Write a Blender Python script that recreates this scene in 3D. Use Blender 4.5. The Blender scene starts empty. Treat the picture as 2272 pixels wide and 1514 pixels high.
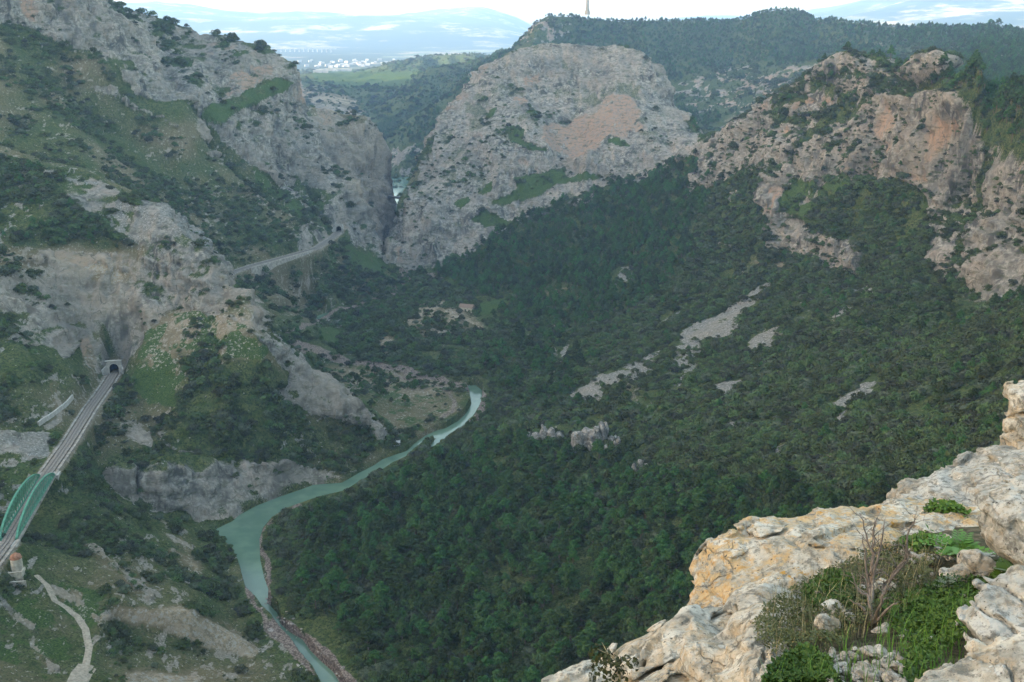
SUN_EL, SUN_AZ, SKY_STR, SUN_STR, EXPO = 9, -100, .12, 3.0, 3.2
HAZE, HAZE_COL, HAZE_G, SKY_DUST = .000105, (.38, .62, 1, 1), .1, 2.0
WEST_H = 700
SKY_TINT = (1.25, 1.02, .78, 1)
NR1, NR2, NCOL = 950, 330, 1160
import bpy, math, random, time
import numpy as np
from mathutils import Vector, Matrix, Euler
from mathutils.geometry import delaunay_2d_cdt
T0 = time.time()
random.seed(7); RNG = np.random.default_rng(11)
SC = bpy.context.scene; COL = SC.collection
# ---------------------------------------------------------------- camera (metres, camera at the origin of the place)
PITCH = math.radians(16.7); F = 2329.0; CX, CY = 1136.0, 757.0
cp, sp = math.cos(PITCH), math.sin(PITCH)
def ray(px, py):
    u = (px-CX)/F; v = (CY-py)/F
    return u, cp+v*sp, -sp+v*cp
def P(px, py, r):                       # point on the sight line at horizontal distance r
    x, y, z = ray(px, py); h = math.hypot(x, y); return (x/h*r, y/h*r, z/h*r)
def Z(px, py, z):                       # point where the sight line meets height z
    x, y, zz = ray(px, py); return (x*z/zz, y*z/zz, z)
def H(px, r, z, py=560):                # hidden ground: bearing of px, distance r, height z
    x, y, _ = ray(px, py); h = math.hypot(x, y); return (x/h*r, y/h*r, z)
def proj(x, y, z):                      # world -> photo position
    d = y*cp - z*sp; return CX+F*x/d, CY-F*(y*sp+z*cp)/d
# ---------------------------------------------------------------- noise
def _h(i, j, k, s):
    n = (i*73856093) ^ (j*19349663) ^ (k*83492791) ^ (s*2654435)
    n = (n ^ (n >> 13))*1274126177 & 0xffffffff
    n = (n ^ (n >> 16))*2246822519 & 0xffffffff
    return ((n ^ (n >> 15)) & 0xffffff).astype(np.float32)/np.float32(0x800000)-np.float32(1)
def vnoise(x, y, z, s=0):
    xi, yi, zi = np.floor(x), np.floor(y), np.floor(z)
    fx, fy, fz = (x-xi).astype(np.float32), (y-yi).astype(np.float32), (z-zi).astype(np.float32)
    i, j, k = xi.astype(np.int64), yi.astype(np.int64), zi.astype(np.int64)
    fx = fx*fx*fx*(fx*(fx*6-15)+10); fy = fy*fy*fy*(fy*(fy*6-15)+10); fz = fz*fz*fz*(fz*(fz*6-15)+10)
    def L(a, b, t): return a+(b-a)*t
    c = [L(_h(i, j+b, k+d, s), _h(i+1, j+b, k+d, s), fx) for d in (0, 1) for b in (0, 1)]
    return L(L(c[0], c[1], fy), L(c[2], c[3], fy), fz)
def fbm(x, y, z, scale, octs=4, gain=.5, s=0, ridged=False):
    a = 1.0; t = 0; f = 1.0/scale; out = 0
    for o in range(octs):
        n = vnoise(x*f+o*7.3, y*f-o*3.1, z*f+o*11.7, s+o)
        if ridged: n = 1-2*np.abs(n)
        out = out+n*a; t += a; a *= gain; f *= 2.03
    return out/t
def ss(a, b, x):
    t = np.clip((x-a)/(b-a), 0, 1); return t*t*(3-2*t)
# ---------------------------------------------------------------- object helpers
def tag(o, label=None, cat=None, group=None, kind=None):
    for k, v in (('label', label), ('category', cat), ('group', group), ('kind', kind)):
        if v: o[k] = v
    return o
def mesh_np(name, co, quads, mats=(), smooth=True, uniq=None):
    me = bpy.data.meshes.new(name); co = np.asarray(co, np.float32); quads = np.asarray(quads, np.int32)
    n = quads.shape[1]
    me.vertices.add(len(co)); me.vertices.foreach_set('co', co.ravel())
    me.loops.add(quads.size); me.loops.foreach_set('vertex_index', quads.ravel())
    me.polygons.add(len(quads)); me.polygons.foreach_set('loop_start', np.arange(0, quads.size, n, dtype=np.int32))
    me.polygons.foreach_set('use_smooth', np.full(len(quads), smooth))
    me.update(calc_edges=True)
    for m in mats: me.materials.append(m)
    return me
def link(name, me, parent=None, loc=None, rot=None, scale=None):
    o = bpy.data.objects.new(name, me); COL.objects.link(o); o.parent = parent
    if loc is not None: o.location = loc
    if rot is not None: o.rotation_euler = rot
    if scale is not None: o.scale = (scale,)*3 if np.isscalar(scale) else scale
    return o
class MB:                               # small mesh builder
    def __init__(s): s.v = []; s.f = []
    def add(s, vs, fs):
        n = len(s.v); s.v += [tuple(a) for a in vs]; s.f += [tuple(i+n for i in f) for f in fs]
    def beam(s, a, b, w, h, up=(0, 0, 1)):
        a, b, up = Vector(a), Vector(b), Vector(up); d = (b-a).normalized(); sd = d.cross(up)
        if sd.length < 1e-4: sd = d.cross(Vector((1, 0, 0)))
        sd.normalize(); u = sd.cross(d).normalized(); sd *= w/2; u *= h/2
        s.add([a-sd-u, a+sd-u, a+sd+u, a-sd+u, b-sd-u, b+sd-u, b+sd+u, b-sd+u], [(0, 3, 2, 1), (4, 5, 6, 7), (0, 1, 5, 4), (1, 2, 6, 5), (2, 3, 7, 6), (3, 0, 4, 7)])
    def box(s, c, sx, sy, sz, rz=0):    # c = centre of the bottom
        ca, sa = math.cos(rz), math.sin(rz)
        vs = [(c[0]+x*ca-y*sa, c[1]+x*sa+y*ca, c[2]+z) for z in (0, sz) for x, y in ((-sx/2, -sy/2), (sx/2, -sy/2), (sx/2, sy/2), (-sx/2, sy/2))]
        s.add(vs, [(3, 2, 1, 0), (4, 5, 6, 7), (0, 1, 5, 4), (1, 2, 6, 5), (2, 3, 7, 6), (3, 0, 4, 7)])
    def tube(s, pts, rads, n=6):
        pts = [Vector(p) for p in pts]; rings = []
        for i, p in enumerate(pts):
            d = (pts[min(i+1, len(pts)-1)]-pts[max(i-1, 0)]).normalized()
            a = d.orthogonal().normalized() if i == 0 else (rings[-1][0]-d*rings[-1][0].dot(d)).normalized()
            rings.append((a, d.cross(a)))
        vs = [pts[i]+(a*math.cos(t)+b*math.sin(t))*rads[i] for i, (a, b) in enumerate(rings) for t in [2*math.pi*k/n for k in range(n)]]
        fs = [(i*n+k, i*n+(k+1) % n, (i+1)*n+(k+1) % n, (i+1)*n+k) for i in range(len(pts)-1) for k in range(n)]
        fs += [tuple(range(n-1, -1, -1)), tuple(range((len(pts)-1)*n, len(pts)*n))]
        s.add(vs, fs)
    def build(s, name, mat, parent=None, smooth=False, **k):
        me = bpy.data.meshes.new(name); me.from_pydata(s.v, [], s.f); me.materials.append(mat)
        if smooth: me.polygons.foreach_set('use_smooth', [True]*len(me.polygons))
        me.update(); return link(name, me, parent, **k)
# ---------------------------------------------------------------- materials
class NT:
    def __init__(s, name):
        s.m = bpy.data.materials.new(name); s.m.use_nodes = True; s.t = s.m.node_tree; s.n = s.t.nodes; s.n.clear()
        s.out = s.n.new('ShaderNodeOutputMaterial'); s.b = s.n.new('ShaderNodeBsdfPrincipled'); s.t.links.new(s.b.outputs[0], s.out.inputs[0])
        s.b.inputs['Specular IOR Level'].default_value = .2; s.b.inputs['Roughness'].default_value = .9
    def put(s, sock, v):
        if hasattr(v, 'is_output'): s.t.links.new(v, sock)
        else:
            if isinstance(v, (tuple, list)) and len(v) == 3 and sock.type == 'RGBA': v = (*v, 1)
            sock.default_value = v
    def math(s, op, a, b=0.0, c=None, clamp=False):
        n = s.n.new('ShaderNodeMath'); n.operation = op; n.use_clamp = clamp; s.put(n.inputs[0], a); s.put(n.inputs[1], b)
        if c is not None: s.put(n.inputs[2], c)
        return n.outputs[0]
    def mix(s, f, a, b):
        n = s.n.new('ShaderNodeMix'); n.data_type = 'RGBA'; s.put(n.inputs['Factor'], f); s.put(n.inputs[6], a); s.put(n.inputs[7], b); return n.outputs[2]
    def geo(s): return s.n.new('ShaderNodeNewGeometry').outputs['Position']
    def objc(s): return s.n.new('ShaderNodeTexCoord').outputs['Object']
    def mapv(s, v, sc=(1, 1, 1), rot=(0, 0, 0)):
        n = s.n.new('ShaderNodeMapping'); s.put(n.inputs[0], v); n.inputs['Scale'].default_value = sc; n.inputs['Rotation'].default_value = rot; return n.outputs[0]
    def noise(s, v, scale, det=4, rough=.55, dist=0.0):
        n = s.n.new('ShaderNodeTexNoise'); s.put(n.inputs['Vector'], v); n.inputs['Scale'].default_value = scale
        n.inputs['Detail'].default_value = det; n.inputs['Roughness'].default_value = rough; n.inputs['Distortion'].default_value = dist; return n.outputs['Fac']
    def voro(s, v, scale, feat='F1', out='Distance'):
        n = s.n.new('ShaderNodeTexVoronoi'); n.feature = feat; s.put(n.inputs['Vector'], v); n.inputs['Scale'].default_value = scale; return n.outputs[out]
    def ramp(s, f, a, b, lo=0.0, hi=1.0):
        n = s.n.new('ShaderNodeMapRange'); n.interpolation_type = 'SMOOTHSTEP'; s.put(n.inputs[0], f); s.put(n.inputs[1], a); s.put(n.inputs[2], b)
        s.put(n.inputs[3], lo); s.put(n.inputs[4], hi); return n.outputs[0]
    def attr(s, name):
        n = s.n.new('ShaderNodeAttribute'); n.attribute_name = name; q = s.n.new('ShaderNodeSeparateColor'); s.t.links.new(n.outputs['Color'], q.inputs[0])
        return q.outputs[0], q.outputs[1], q.outputs[2], n.outputs['Alpha']
    def rnd(s): return s.n.new('ShaderNodeObjectInfo').outputs['Random']
    def bump(s, h, dist, strength=1.0):
        n = s.n.new('ShaderNodeBump'); s.put(n.inputs['Height'], h); n.inputs['Distance'].default_value = dist; n.inputs['Strength'].default_value = strength
        s.t.links.new(n.outputs[0], s.b.inputs['Normal'])
    def col(s, c): s.put(s.b.inputs['Base Color'], c); return s
def flat(name, c, rough=.85, var=.15, scale=3.0, metal=0.0):
    m = NT(name); n = m.noise(m.objc(), scale, 5); k = m.ramp(n, .3, .7)
    m.col(m.mix(k, tuple(x*(1-var) for x in c), tuple(min(1, x*(1+var)) for x in c))); m.b.inputs['Roughness'].default_value = rough; m.b.inputs['Metallic'].default_value = metal
    return m.m
# ================================================================ terrain: measured lines of the land, as points at their own distances
LN = []                                  # break lines
PT = []                                  # loose points
def line(*p): LN.append(list(p))
def pts(*p): PT.extend(p)
def PP(l): return [P(*a) for a in l]
def ZZ(l): return [Z(*a) for a in l]
def HH(l): return [H(*a) for a in l]
XS = [-700, -350, 0, 350, 700, 1050, 1400, 1750, 2100, 2500, 2900]
zr = lambda a, b: [a+(b-a)*i/10 for i in range(11)]
line(*[H(x, 14, z) for x, z in zip(XS, zr(-13, -9))])
line(*[H(x, 60, z) for x, z in zip(XS, zr(-105, -60))])
line(*[H(x, 150, z) for x, z in zip(XS, zr(-190, -105))])
line(*[H(x, 240, z) for x, z in zip(XS, [-205, -214, -222, -232, -243, -240, -222, -190, -150, -120, -100])])
# left bank
pts(*ZZ([(-300, 1514, -206), (0, 1514, -211), (200, 1514, -222), (400, 1514, -233), (550, 1514, -241), (650, 1500, -248), (450, 1300, -240), (520, 1400, -244),
  (600, 1450, -247), (300, 1400, -229), (150, 1400, -219), (0, 1400, -211), (100, 1230, -209), (200, 1250, -216), (350, 1250, -231), (450, 1210, -243), (480, 1260, -245),
  (100, 1150, -214), (200, 1100, -213), (40, 1130, -211), (-60, 1120, -207), (250, 1000, -209), (150, 1050, -208), (330, 1180, -231)]))
line(*ZZ([(0, 1222, -201), (14, 1205, -201)])); line(*ZZ([(104, 1050, -201), (150, 985, -201), (200, 905, -201), (235, 857, -201), (254, 828, -201)]))
line(*ZZ([(-250, 1560, -201), (-130, 1400, -201), (0, 1222.1, -201)]))
pts(*ZZ([(35, 1235, -203), (170, 1000, -203), (222, 915, -203), (0, 1080, -203), (60, 1040, -200), (0, 1000, -196), (90, 960, -197), (130, 900, -194), (0, 900, -184), (140, 860, -188), (180, 850, -190), (60, 820, -176), (-300, 1100, -190), (-300, 900, -174)]))
line(*ZZ([(215, 1060, -222), (280, 1040, -224), (350, 1033, -226), (500, 1025, -230), (620, 1032, -237), (700, 1036, -244)]))
line(*ZZ([(250, 1095, -229), (310, 1125, -236), (390, 1148, -244), (470, 1162, -249)]))
line(*ZZ([(490, 1164, -249.4), (518, 1155, -249.3), (569, 1122, -249.2), (619, 1102, -249.2), (669, 1085, -249.2), (696, 1075, -249.2), (760, 1070, -249.2), (800, 1047, -249.2), (852, 1016, -249.2)]))
line(*ZZ([(240, 1352, -220), (285, 1337, -219), (350, 1350, -223), (420, 1352, -227), (480, 1382, -235), (575, 1438, -245)]))
line(*ZZ([(250, 1376, -225), (330, 1400, -231), (450, 1440, -240), (550, 1460, -245.5)]))
# spur with the first tunnel
crest = [(-400, 300, 880), (-200, 330, 860), (0, 352, 830), (80, 376, 800), (200, 408, 775), (330, 450, 745), (400, 498, 705), (440, 543, 690), (480, 588, 675), (512, 625, 662), (560, 658, 650),
  (592, 702, 640), (602, 735, 634), (640, 763, 628), (690, 814, 620), (740, 848, 614), (780, 905, 606), (825, 945, 605), (872, 986, 606)]
line(*PP(crest))
line(*[(x*1.045, y*1.045, z-d) for (x, y, z), d in zip(PP(crest), [6, 6, 6, 8, 12, 16, 20, 24, 28, 32, 36, 38, 38, 34, 28, 20, 10, 4, 0])])
pts(*PP([(0, 374, 812), (150, 450, 750), (270, 545, 712), (-250, 420, 800), (-250, 600, 700), (0, 550, 705), (0, 700, 650), (100, 600, 700), (100, 750, 645), (200, 650, 688), (200, 770, 662), (400, 690, 668), (400, 620, 680), (300, 600, 695), (300, 520, 720),
  (470, 690, 652), (500, 640, 664)]))
pts(*ZZ([(330, 745, -180), (420, 735, -176), (580, 772, -179), (400, 790, -186), (300, 830, -194), (450, 850, -197), (560, 840, -194), (640, 850, -204), (500, 950, -214), (400, 950, -213), (320, 900, -208), (690, 915, -221), (740, 960, -233), (620, 930, -217), (470, 770, -181)]))
line(*PP([(215, 800, 655), (236, 785, 655), (258, 783, 655), (285, 790, 652)])); line(*PP([(205, 720, 672), (245, 700, 676), (290, 715, 670)]))
line(*ZZ([(505, 742, -173), (560, 738, -172), (594, 742, -174)])); line(*PP([(502, 665, 655), (540, 658, 652), (575, 680, 646)]))
pts(*ZZ([(600, 1000, -229), (700, 1010, -238), (780, 1010, -243), (850, 1004, -247), (350, 1010, -215), (430, 1000, -219), (800, 970, -240)]))
# big left slope and second tunnel
base = [(x*1.1, y*1.1, z-d) for (x, y, z), d in zip(PP(crest[:12]), [-2, -2, 2, 2, 2, 5, 10, 20, 32, 42, 52, 60])]
line(*base)
line(*ZZ([(500, 612, -201), (520, 601, -201), (560, 588, -201), (620, 572.5, -201), (700, 550.5, -201), (735, 528, -201), (752, 514, -201)]))
line(*ZZ([(560, 610, -208), (620, 594, -210), (690, 566, -206), (738, 545, -204), (765, 520, -203)]))
pts(*ZZ([(620, 650, -226), (700, 620, -225), (640, 700, -247), (700, 675, -247), (800, 620, -236), (820, 655, -248), (770, 570, -214), (850, 595, -240), (750, 600, -224)]))
line(*ZZ([(766, 530, -204), (800, 556, -218), (830, 580, -232), (858, 598, -244)]))
pts(*PP([(560, 560, 950), (600, 545, 960), (660, 500, 1000), (500, 520, 960), (500, 450, 1000), (400, 400, 1000), (300, 330, 1020), (200, 250, 1040), (100, 150, 1060), (0, 60, 1080),
  (200, 380, 900), (330, 440, 905), (430, 520, 915), (0, 320, 900), (-250, 280, 920), (-250, 100, 1080), (-250, -150, 1200), (600, 470, 1010), (650, 540, 975)]))
c3 = [(-300, -400, 1200), (0, -250, 1180), (180, -60, 1130), (227, 0, 1120), (270, 68, 1110), (330, 138, 1095), (390, 200, 1085), (432, 243, 1080), (441, 300, 1072), (470, 345, 1060), (540, 400, 1050), (600, 450, 1040), (680, 490, 1032), (722, 508, 1032)]
line(*PP(c3)); line(*[(x*1.02, y*1.02, z-d) for (x, y, z), d in zip(PP(c3), [10, 15, 20, 24, 26, 26, 24, 22, 16, 8, 6, 5, 4, 3])])
line(*PP([(0, 33, 1092), (50, 53, 1088), (134, 94, 1080), (174, 114, 1078), (261, 150, 1068), (301, 214, 1056), (355, 230, 1056), (415, 240, 1064)]))
s1 = [(-300, -560, 1350), (0, -330, 1330), (160, -80, 1300), (234, 0, 1280), (300, 20, 1270), (400, 50, 1260), (440, 74, 1250), (490, 73, 1250), (540, 90, 1240), (590, 103, 1230), (610, 124, 1226), (650, 146, 1222), (668, 188, 1216), (680, 235, 1210),
  (702, 275, 1198), (716, 325, 1188), (750, 368, 1176), (780, 402, 1162), (796, 450, 1148), (806, 485, 1135), (826, 530, 1112), (840, 562, 1100), (853, 588, 1090)]
line(*[(x, y, z+3) for x, y, z in PP(s1)]); line(*[(x*1.025, y*1.025, z-d) for (x, y, z), d in zip(PP(s1), [60]*4+[70]*9+[70, 65, 60, 60, 55, 50, 44, 34, 18, 4])])
line(*[(x*1.25, y*1.25, max(z-240, -215)) for x, y, z in PP(s1[:12])])
pts(*PP([(480, 265, 1105), (560, 310, 1105), (640, 310, 1128), (640, 400, 1108), (590, 385, 1085), (700, 450, 1095), (740, 470, 1085), (700, 400, 1120), (760, 430, 1120), (790, 500, 1105), (780, 525, 1090), (815, 560, 1090), (350, 90, 1215), (300, 70, 1190), (420, 200, 1120), (400, 120, 1200), (640, 230, 1180), (450, 180, 1145), (770, 490, 1088)]))
line(*PP([(482, 236, 1125), (540, 206, 1150), (610, 176, 1178), (645, 172, 1195)])); line(*PP([(484, 222, 1150), (530, 165, 1180), (590, 152, 1200), (612, 150, 1208), (640, 156, 1212)]))
line(*PP([(355, 128, 1190), (440, 128, 1190), (500, 120, 1200), (552, 116, 1205)])); line(*PP([(400, 100, 1232), (500, 90, 1238), (560, 108, 1228)]))
line(*PP([(733, 498, 1078), (752, 493, 1076), (770, 500, 1076)]))
s2 = [(682, 238, 1345), (705, 238, 1342), (760, 248, 1335), (806, 252, 1330), (822, 275, 1326), (836, 300, 1322), (850, 365, 1312), (857, 420, 1300), (862, 450, 1285), (866, 480, 1262), (868, 520, 1225), (866, 560, 1170)]
line(*[(x, y, z+3) for x, y, z in PP(s2)]); line(*[(x*1.035, y*1.035, max(z-d, -253)) for (x, y, z), d in zip(PP(s2), [60, 60, 60, 60, 60, 60, 60, 60, 60, 60, 45, 10])])
pts(*PP([(740, 300, 1300), (720, 262, 1325), (790, 380, 1280), (820, 450, 1245), (842, 530, 1180), (835, 490, 1200), (855, 570, 1130)]))
line(*HH([(858, 1112, -249, 592), (855, 1150, -250), (858, 1190, -251), (864, 1240, -252), (872, 1300, -253), (880, 1400, -254), (880, 1500, -255)]))
# great dome right of the gorge
dl = [(868, 590, 1098), (858, 560, 1108), (855, 520, 1128), (860, 490, 1148), (877, 458, 1175), (894, 420, 1205), (922, 366, 1240), (950, 312, 1270), (986, 260, 1300), (1020, 222, 1320), (1054, 188, 1340), (1084, 150, 1350), (1128, 118, 1360), (1165, 106, 1370), (1200, 100, 1375),
  (1300, 98, 1380), (1375, 102, 1375), (1430, 118, 1360), (1462, 148, 1345), (1480, 185, 1335), (1484, 226, 1310), (1512, 246, 1295), (1540, 272, 1275), (1550, 304, 1240), (1572, 322, 1190), (1600, 294, 1120), (1680, 243, 1080), (1700, 222, 1070), (1760, 186, 1035),
  (1810, 165, 1005), (1840, 128, 985), (1870, 118, 975), (1900, 118, 965), (1950, 126, 950), (1990, 152, 930), (2020, 147, 905), (2050, 127, 885), (2100, 108, 850), (2200, 95, 800), (2280, 78, 760), (2450, 30, 710), (2900, -120, 620)]
line(*[(x, y, z+(4.5 if 7 < i < 26 else 2.5)) for i, (x, y, z) in enumerate(PP(dl))]); line(*[(x*1.04, y*1.04, max(z-d, -254)) for (x, y, z), d in zip(PP(dl), [2, 5, 22, 35, 45]+[55]*18+[40, 25]+[35]*20)])
line(*[(x*1.22, y*1.22, max(z-130, -235)) for x, y, z in PP(dl[8:40:2])])
pts(*PP([(950, 450, 1135), (950, 520, 1112), (910, 540, 1105), (1000, 400, 1172), (1050, 330, 1212), (1100, 250, 1258), (1100, 350, 1185), (1100, 430, 1150), (1020, 500, 1120), (1200, 180, 1325), (1200, 260, 1240), (1200, 340, 1190), (1200, 420, 1155), (1300, 180, 1318),
  (1300, 330, 1180), (1400, 180, 1315), (1400, 330, 1190), (1480, 300, 1225), (1440, 250, 1262), (1150, 200, 1310)]))
line(*PP([(1211, 274, 1250), (1262, 270, 1258), (1312, 232, 1280), (1362, 205, 1290), (1410, 215, 1285)])); line(*PP([(1208, 300, 1212), (1250, 350, 1196), (1300, 350, 1196), (1350, 300, 1212), (1400, 300, 1212), (1428, 276, 1225)]))
line(*PP([(884, 598, 1092), (925, 603, 1088), (1000, 575, 1095), (1070, 535, 1106), (1140, 492, 1122), (1230, 452, 1138), (1300, 430, 1146), (1400, 385, 1160), (1480, 357, 1172), (1545, 330, 1182)]))
# right mountain
line(*PP([(1712, 268, 1010), (1760, 262, 995), (1850, 250, 945), (1950, 228, 905), (2000, 203, 885), (2130, 212, 832), (2165, 265, 812), (2190, 325, 788), (2272, 365, 745), (2400, 400, 700)]))
line(*PP([(1700, 330, 972), (1850, 335, 895), (1950, 345, 862), (2060, 375, 822), (2150, 420, 792), (2240, 470, 742), (2400, 520, 690)]))
line(*PP([(1725, 415, 925), (1770, 400, 925), (1850, 395, 885), (1950, 385, 850), (2060, 405, 812), (2100, 440, 800)]))
line(*PP([(1720, 440, 912), (1790, 470, 880), (1850, 455, 862), (1950, 455, 828), (2050, 470, 795), (2130, 520, 757)]))
line(*PP([(1580, 400, 1050), (1640, 410, 1000), (1692, 505, 893), (1750, 558, 862), (1800, 580, 840), (1850, 605, 820), (1920, 622, 792), (2000, 560, 778), (2060, 585, 745), (2130, 648, 702), (2200, 678, 668), (2290, 640, 650), (2450, 600, 620)]))
pts(*PP([(1500, 600, 925), (1600, 500, 960), (1550, 430, 1060), (1400, 600, 960), (1300, 550, 1035), (1200, 600, 1010), (1400, 500, 1060), (1100, 650, 955), (1060, 600, 1040), (1880, 540, 848), (1800, 530, 868), (2100, 560, 742), (1700, 480, 905),
  (1900, 180, 935), (1870, 165, 950), (2000, 185, 900), (2250, 200, 770), (2400, 150, 720), (2260, 300, 762)]))
pts(*ZZ([(1000, 640, -243), (1040, 680, -239), (940, 670, -242), (1130, 720, -241), (1250, 700, -238), (1400, 650, -223), (1500, 740, -216), (1700, 630, -189), (1600, 600, -202), (1600, 680, -203), (1700, 800, -195), (1900, 700, -172), (1900, 850, -171), (2100, 800, -150), (2272, 760, -134), (2272, 900, -131), (2450, 800, -112),
  (2100, 950, -150), (2272, 1100, -128), (1900, 1000, -168), (1900, 1150, -168), (2100, 1150, -145), (1700, 950, -190), (1700, 1150, -190), (1500, 950, -211), (1500, 850, -212), (1500, 1100, -210), (1500, 1300, -208), (1500, 1500, -206), (1700, 1400, -185), (1300, 1500, -225), (1300, 1300, -230),
  (1300, 1100, -232), (1300, 985, -228), (1180, 985, -233), (1380, 1010, -224), (1300, 900, -230), (1150, 1000, -240), (1100, 1200, -240), (1100, 1400, -240), (900, 1500, -243), (800, 1400, -245), (700, 1250, -245), (650, 1200, -247), (800, 1120, -246), (900, 1100, -244), (1000, 1010, -247), (1100, 900, -245), (1150, 800, -241),
  (1250, 780, -236), (1400, 750, -226), (1400, 850, -222), (850, 850, -246), (780, 800, -247), (950, 900, -246), (900, 950, -247.5), (880, 760, -240), (900, 720, -234), (960, 700, -235), (800, 715, -244), (850, 700, -239), (760, 740, -246), (1020, 760, -240), (740, 700, -248), (870, 640, -247), (900, 612, -248), (1000, 830, -246)]))
# behind: reservoir shore, ridge with the tower, blue hills
line(*HH([(600, 1480, -210), (760, 1500, -240), (850, 1560, -256), (900, 1620, -257), (960, 1600, -250), (1100, 1560, -215), (1300, 1600, -190), (1600, 1500, -160), (1800, 1300, -120), (2100, 1150, -90), (2400, 1000, -60)]))
s6 = [(845, 298, 2080), (880, 276, 2090), (920, 245, 2100), (960, 220, 2120), (1000, 186, 2180), (1040, 153, 2230), (1080, 125, 2300), (1130, 104, 2350), (1160, 70, 2400), (1190, 44, 2430), (1215, 24, 2450), (1303, 27, 2500), (1400, 35, 2560), (1470, 38, 2600), (1550, 33, 2610), (1650, 32, 2620), (1690, 18, 2620), (1730, 12, 2620), (1780, 16, 2620), (1805, 30, 2600),
  (1900, 40, 2450), (2000, 50, 2400), (2130, 53, 2350), (2210, 47, 2250), (2272, 60, 2200), (2450, 70, 2100), (2900, 60, 2000)]
line(*[(x, y, z-8) for x, y, z in PP(s6)]); line(*[(x*1.06, y*1.06, z-60) for x, y, z in PP(s6)])
line(*[(x*1.5, y*1.5, -190+i) for i, (x, y, z) in enumerate(PP(s6[4:]))])
line(*PP([(852, 388, 1840), (880, 395, 1830), (905, 402, 1825), (940, 400, 1830)]))
line(*HH([(852, 1700, -257), (905, 1690, -257), (940, 1700, -254)]))
line(*PP([(1040, 172, 2150), (1120, 160, 2180), (1180, 120, 2280)]))
pts(*PP([(850, 340, 1960), (900, 330, 1900), (960, 300, 1920), (1000, 250, 2020), (1100, 180, 2180), (1180, 100, 2300), (1500, 200, 2100), (1500, 110, 2380), (1300, 90, 2400), (1600, 150, 2300), (1600, 300, 1750), (1800, 100, 2350), (1800, 60, 2500), (1800, 180, 1990), (1900, 100, 2230), (2100, 80, 2130), (2000, 130, 1900), (1700, 240, 1830), (2200, 75, 2080)]))
line(*PP([(1480, 195, 2110), (1600, 160, 2180), (1700, 150, 2150), (1800, 140, 2080), (1900, 128, 2000)])); line(*PP([(1500, 215, 2060), (1600, 215, 2040), (1700, 218, 1960), (1780, 200, 1930)]))
line(*PP([(786, 162, 3500), (832, 150, 3550), (880, 135, 3600), (945, 125, 3600), (1000, 119, 3550), (1060, 114, 3500), (1110, 113, 3450), (1180, 112, 3400)]))
line(*[(x*1.06, y*1.06, z-30) for x, y, z in PP([(832, 150, 3550), (880, 135, 3600), (945, 125, 3600), (1000, 119, 3550), (1060, 114, 3500), (1110, 113, 3450)])])
line(*PP([(680, 165, 3300), (760, 163, 3320), (850, 160, 3250), (930, 158, 3200)])); line(*PP([(700, 188, 2950), (780, 192, 2900), (860, 190, 2850), (905, 180, 2900)]))
line(*PP([(900, 182, 2820), (960, 152, 2900), (1030, 138, 2950), (1080, 130, 2900), (1120, 125, 2850)]))
line(*PP([(650, 200, 2700), (690, 200, 2680), (740, 207, 2640), (790, 222, 2600), (828, 236, 2560)])); line(*PP([(690, 250, 2400), (760, 245, 2450), (830, 240, 2480)]))
pts(*PP([(860, 262, 2250), (880, 245, 2300), (930, 215, 2350), (720, 198, 2800), (850, 210, 2650), (850, 350, 1930), (840, 280, 2200), (600, 190, 2800)]))
for x, a, b in ((-900, 330, 90), (-700, 280, 40), (-300, 60, -60), (100, -150, -120), (400, -190, -165), (550, -190, -170)): pts(H(x, 1800, a-60), H(x, 2400, a), H(x, 3200, b))
line(*[H(x, 4600, -175) for x in (-900, -400, 0, 400, 700, 1000, 1400, 1900, 2400, 3000)])
line(*[H(x, 3900, z) for x, z in ((-900, -150), (-400, -160), (0, -165), (400, -165), (640, -168), (740, -166), (830, -168))])
pts(*[H(x, 3900, -150) for x in (1300, 1700, 2200, 2800)])
# ---------------------------------------------------------------- polar mesh of the land, finest where the photo looks
RS = np.concatenate([np.geomspace(14, 250, 70, endpoint=False), np.geomspace(250, 1550, NR1, endpoint=False), np.geomspace(1550, 4600, NR2)])
AZ = np.radians(np.linspace(-34, 34, NCOL)); NR = len(RS); NC = len(AZ)
def cr(x, y):
    return (np.arctan2(x, y)-AZ[0])/(AZ[-1]-AZ[0])*(NC-1), np.interp(np.hypot(x, y), RS, np.arange(NR))
V3 = []; E = []
for l in LN:
    for i, p in enumerate(l):
        V3.append(p)
        if i: E.append((len(V3)-2, len(V3)-1))
V3 += PT; V3 = np.array(V3); cc, rr = cr(V3[:, 0], V3[:, 1])
for c, r_, z in ((-2, -1, -13), (NC+1, -1, -9), (-2, NR, -175), (NC+1, NR, -175)):
    V3 = np.vstack([V3, [0, 0, z]]); cc = np.append(cc, c); rr = np.append(rr, r_)
vo, eo, fo, ov, oe, of = delaunay_2d_cdt([Vector((a, b)) for a, b in zip(cc.tolist(), rr.tolist())], E, [], 0, 1e-4)
vz = np.array([np.mean(V3[o, 2]) if len(o) else np.nan for o in ov])
vv = np.array([(a.x, a.y) for a in vo])
for i in np.where(np.isnan(vz))[0]:
    d = np.hypot(vv[:, 0]-vv[i, 0], vv[:, 1]-vv[i, 1]); d[np.isnan(vz)] = 1e9; k = np.argsort(d)[:3]; vz[i] = np.average(vz[k], weights=1/(d[k]+.1))
    print('crossing lines near', [round(q) for q in proj(*(lambda a, r: (math.sin(a)*r, math.cos(a)*r, vz[i]))(np.interp(vv[i, 0], np.arange(NC), AZ), np.interp(vv[i, 1], np.arange(NR), RS)))])
G = np.full((NR, NC), np.nan, np.float32)
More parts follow.
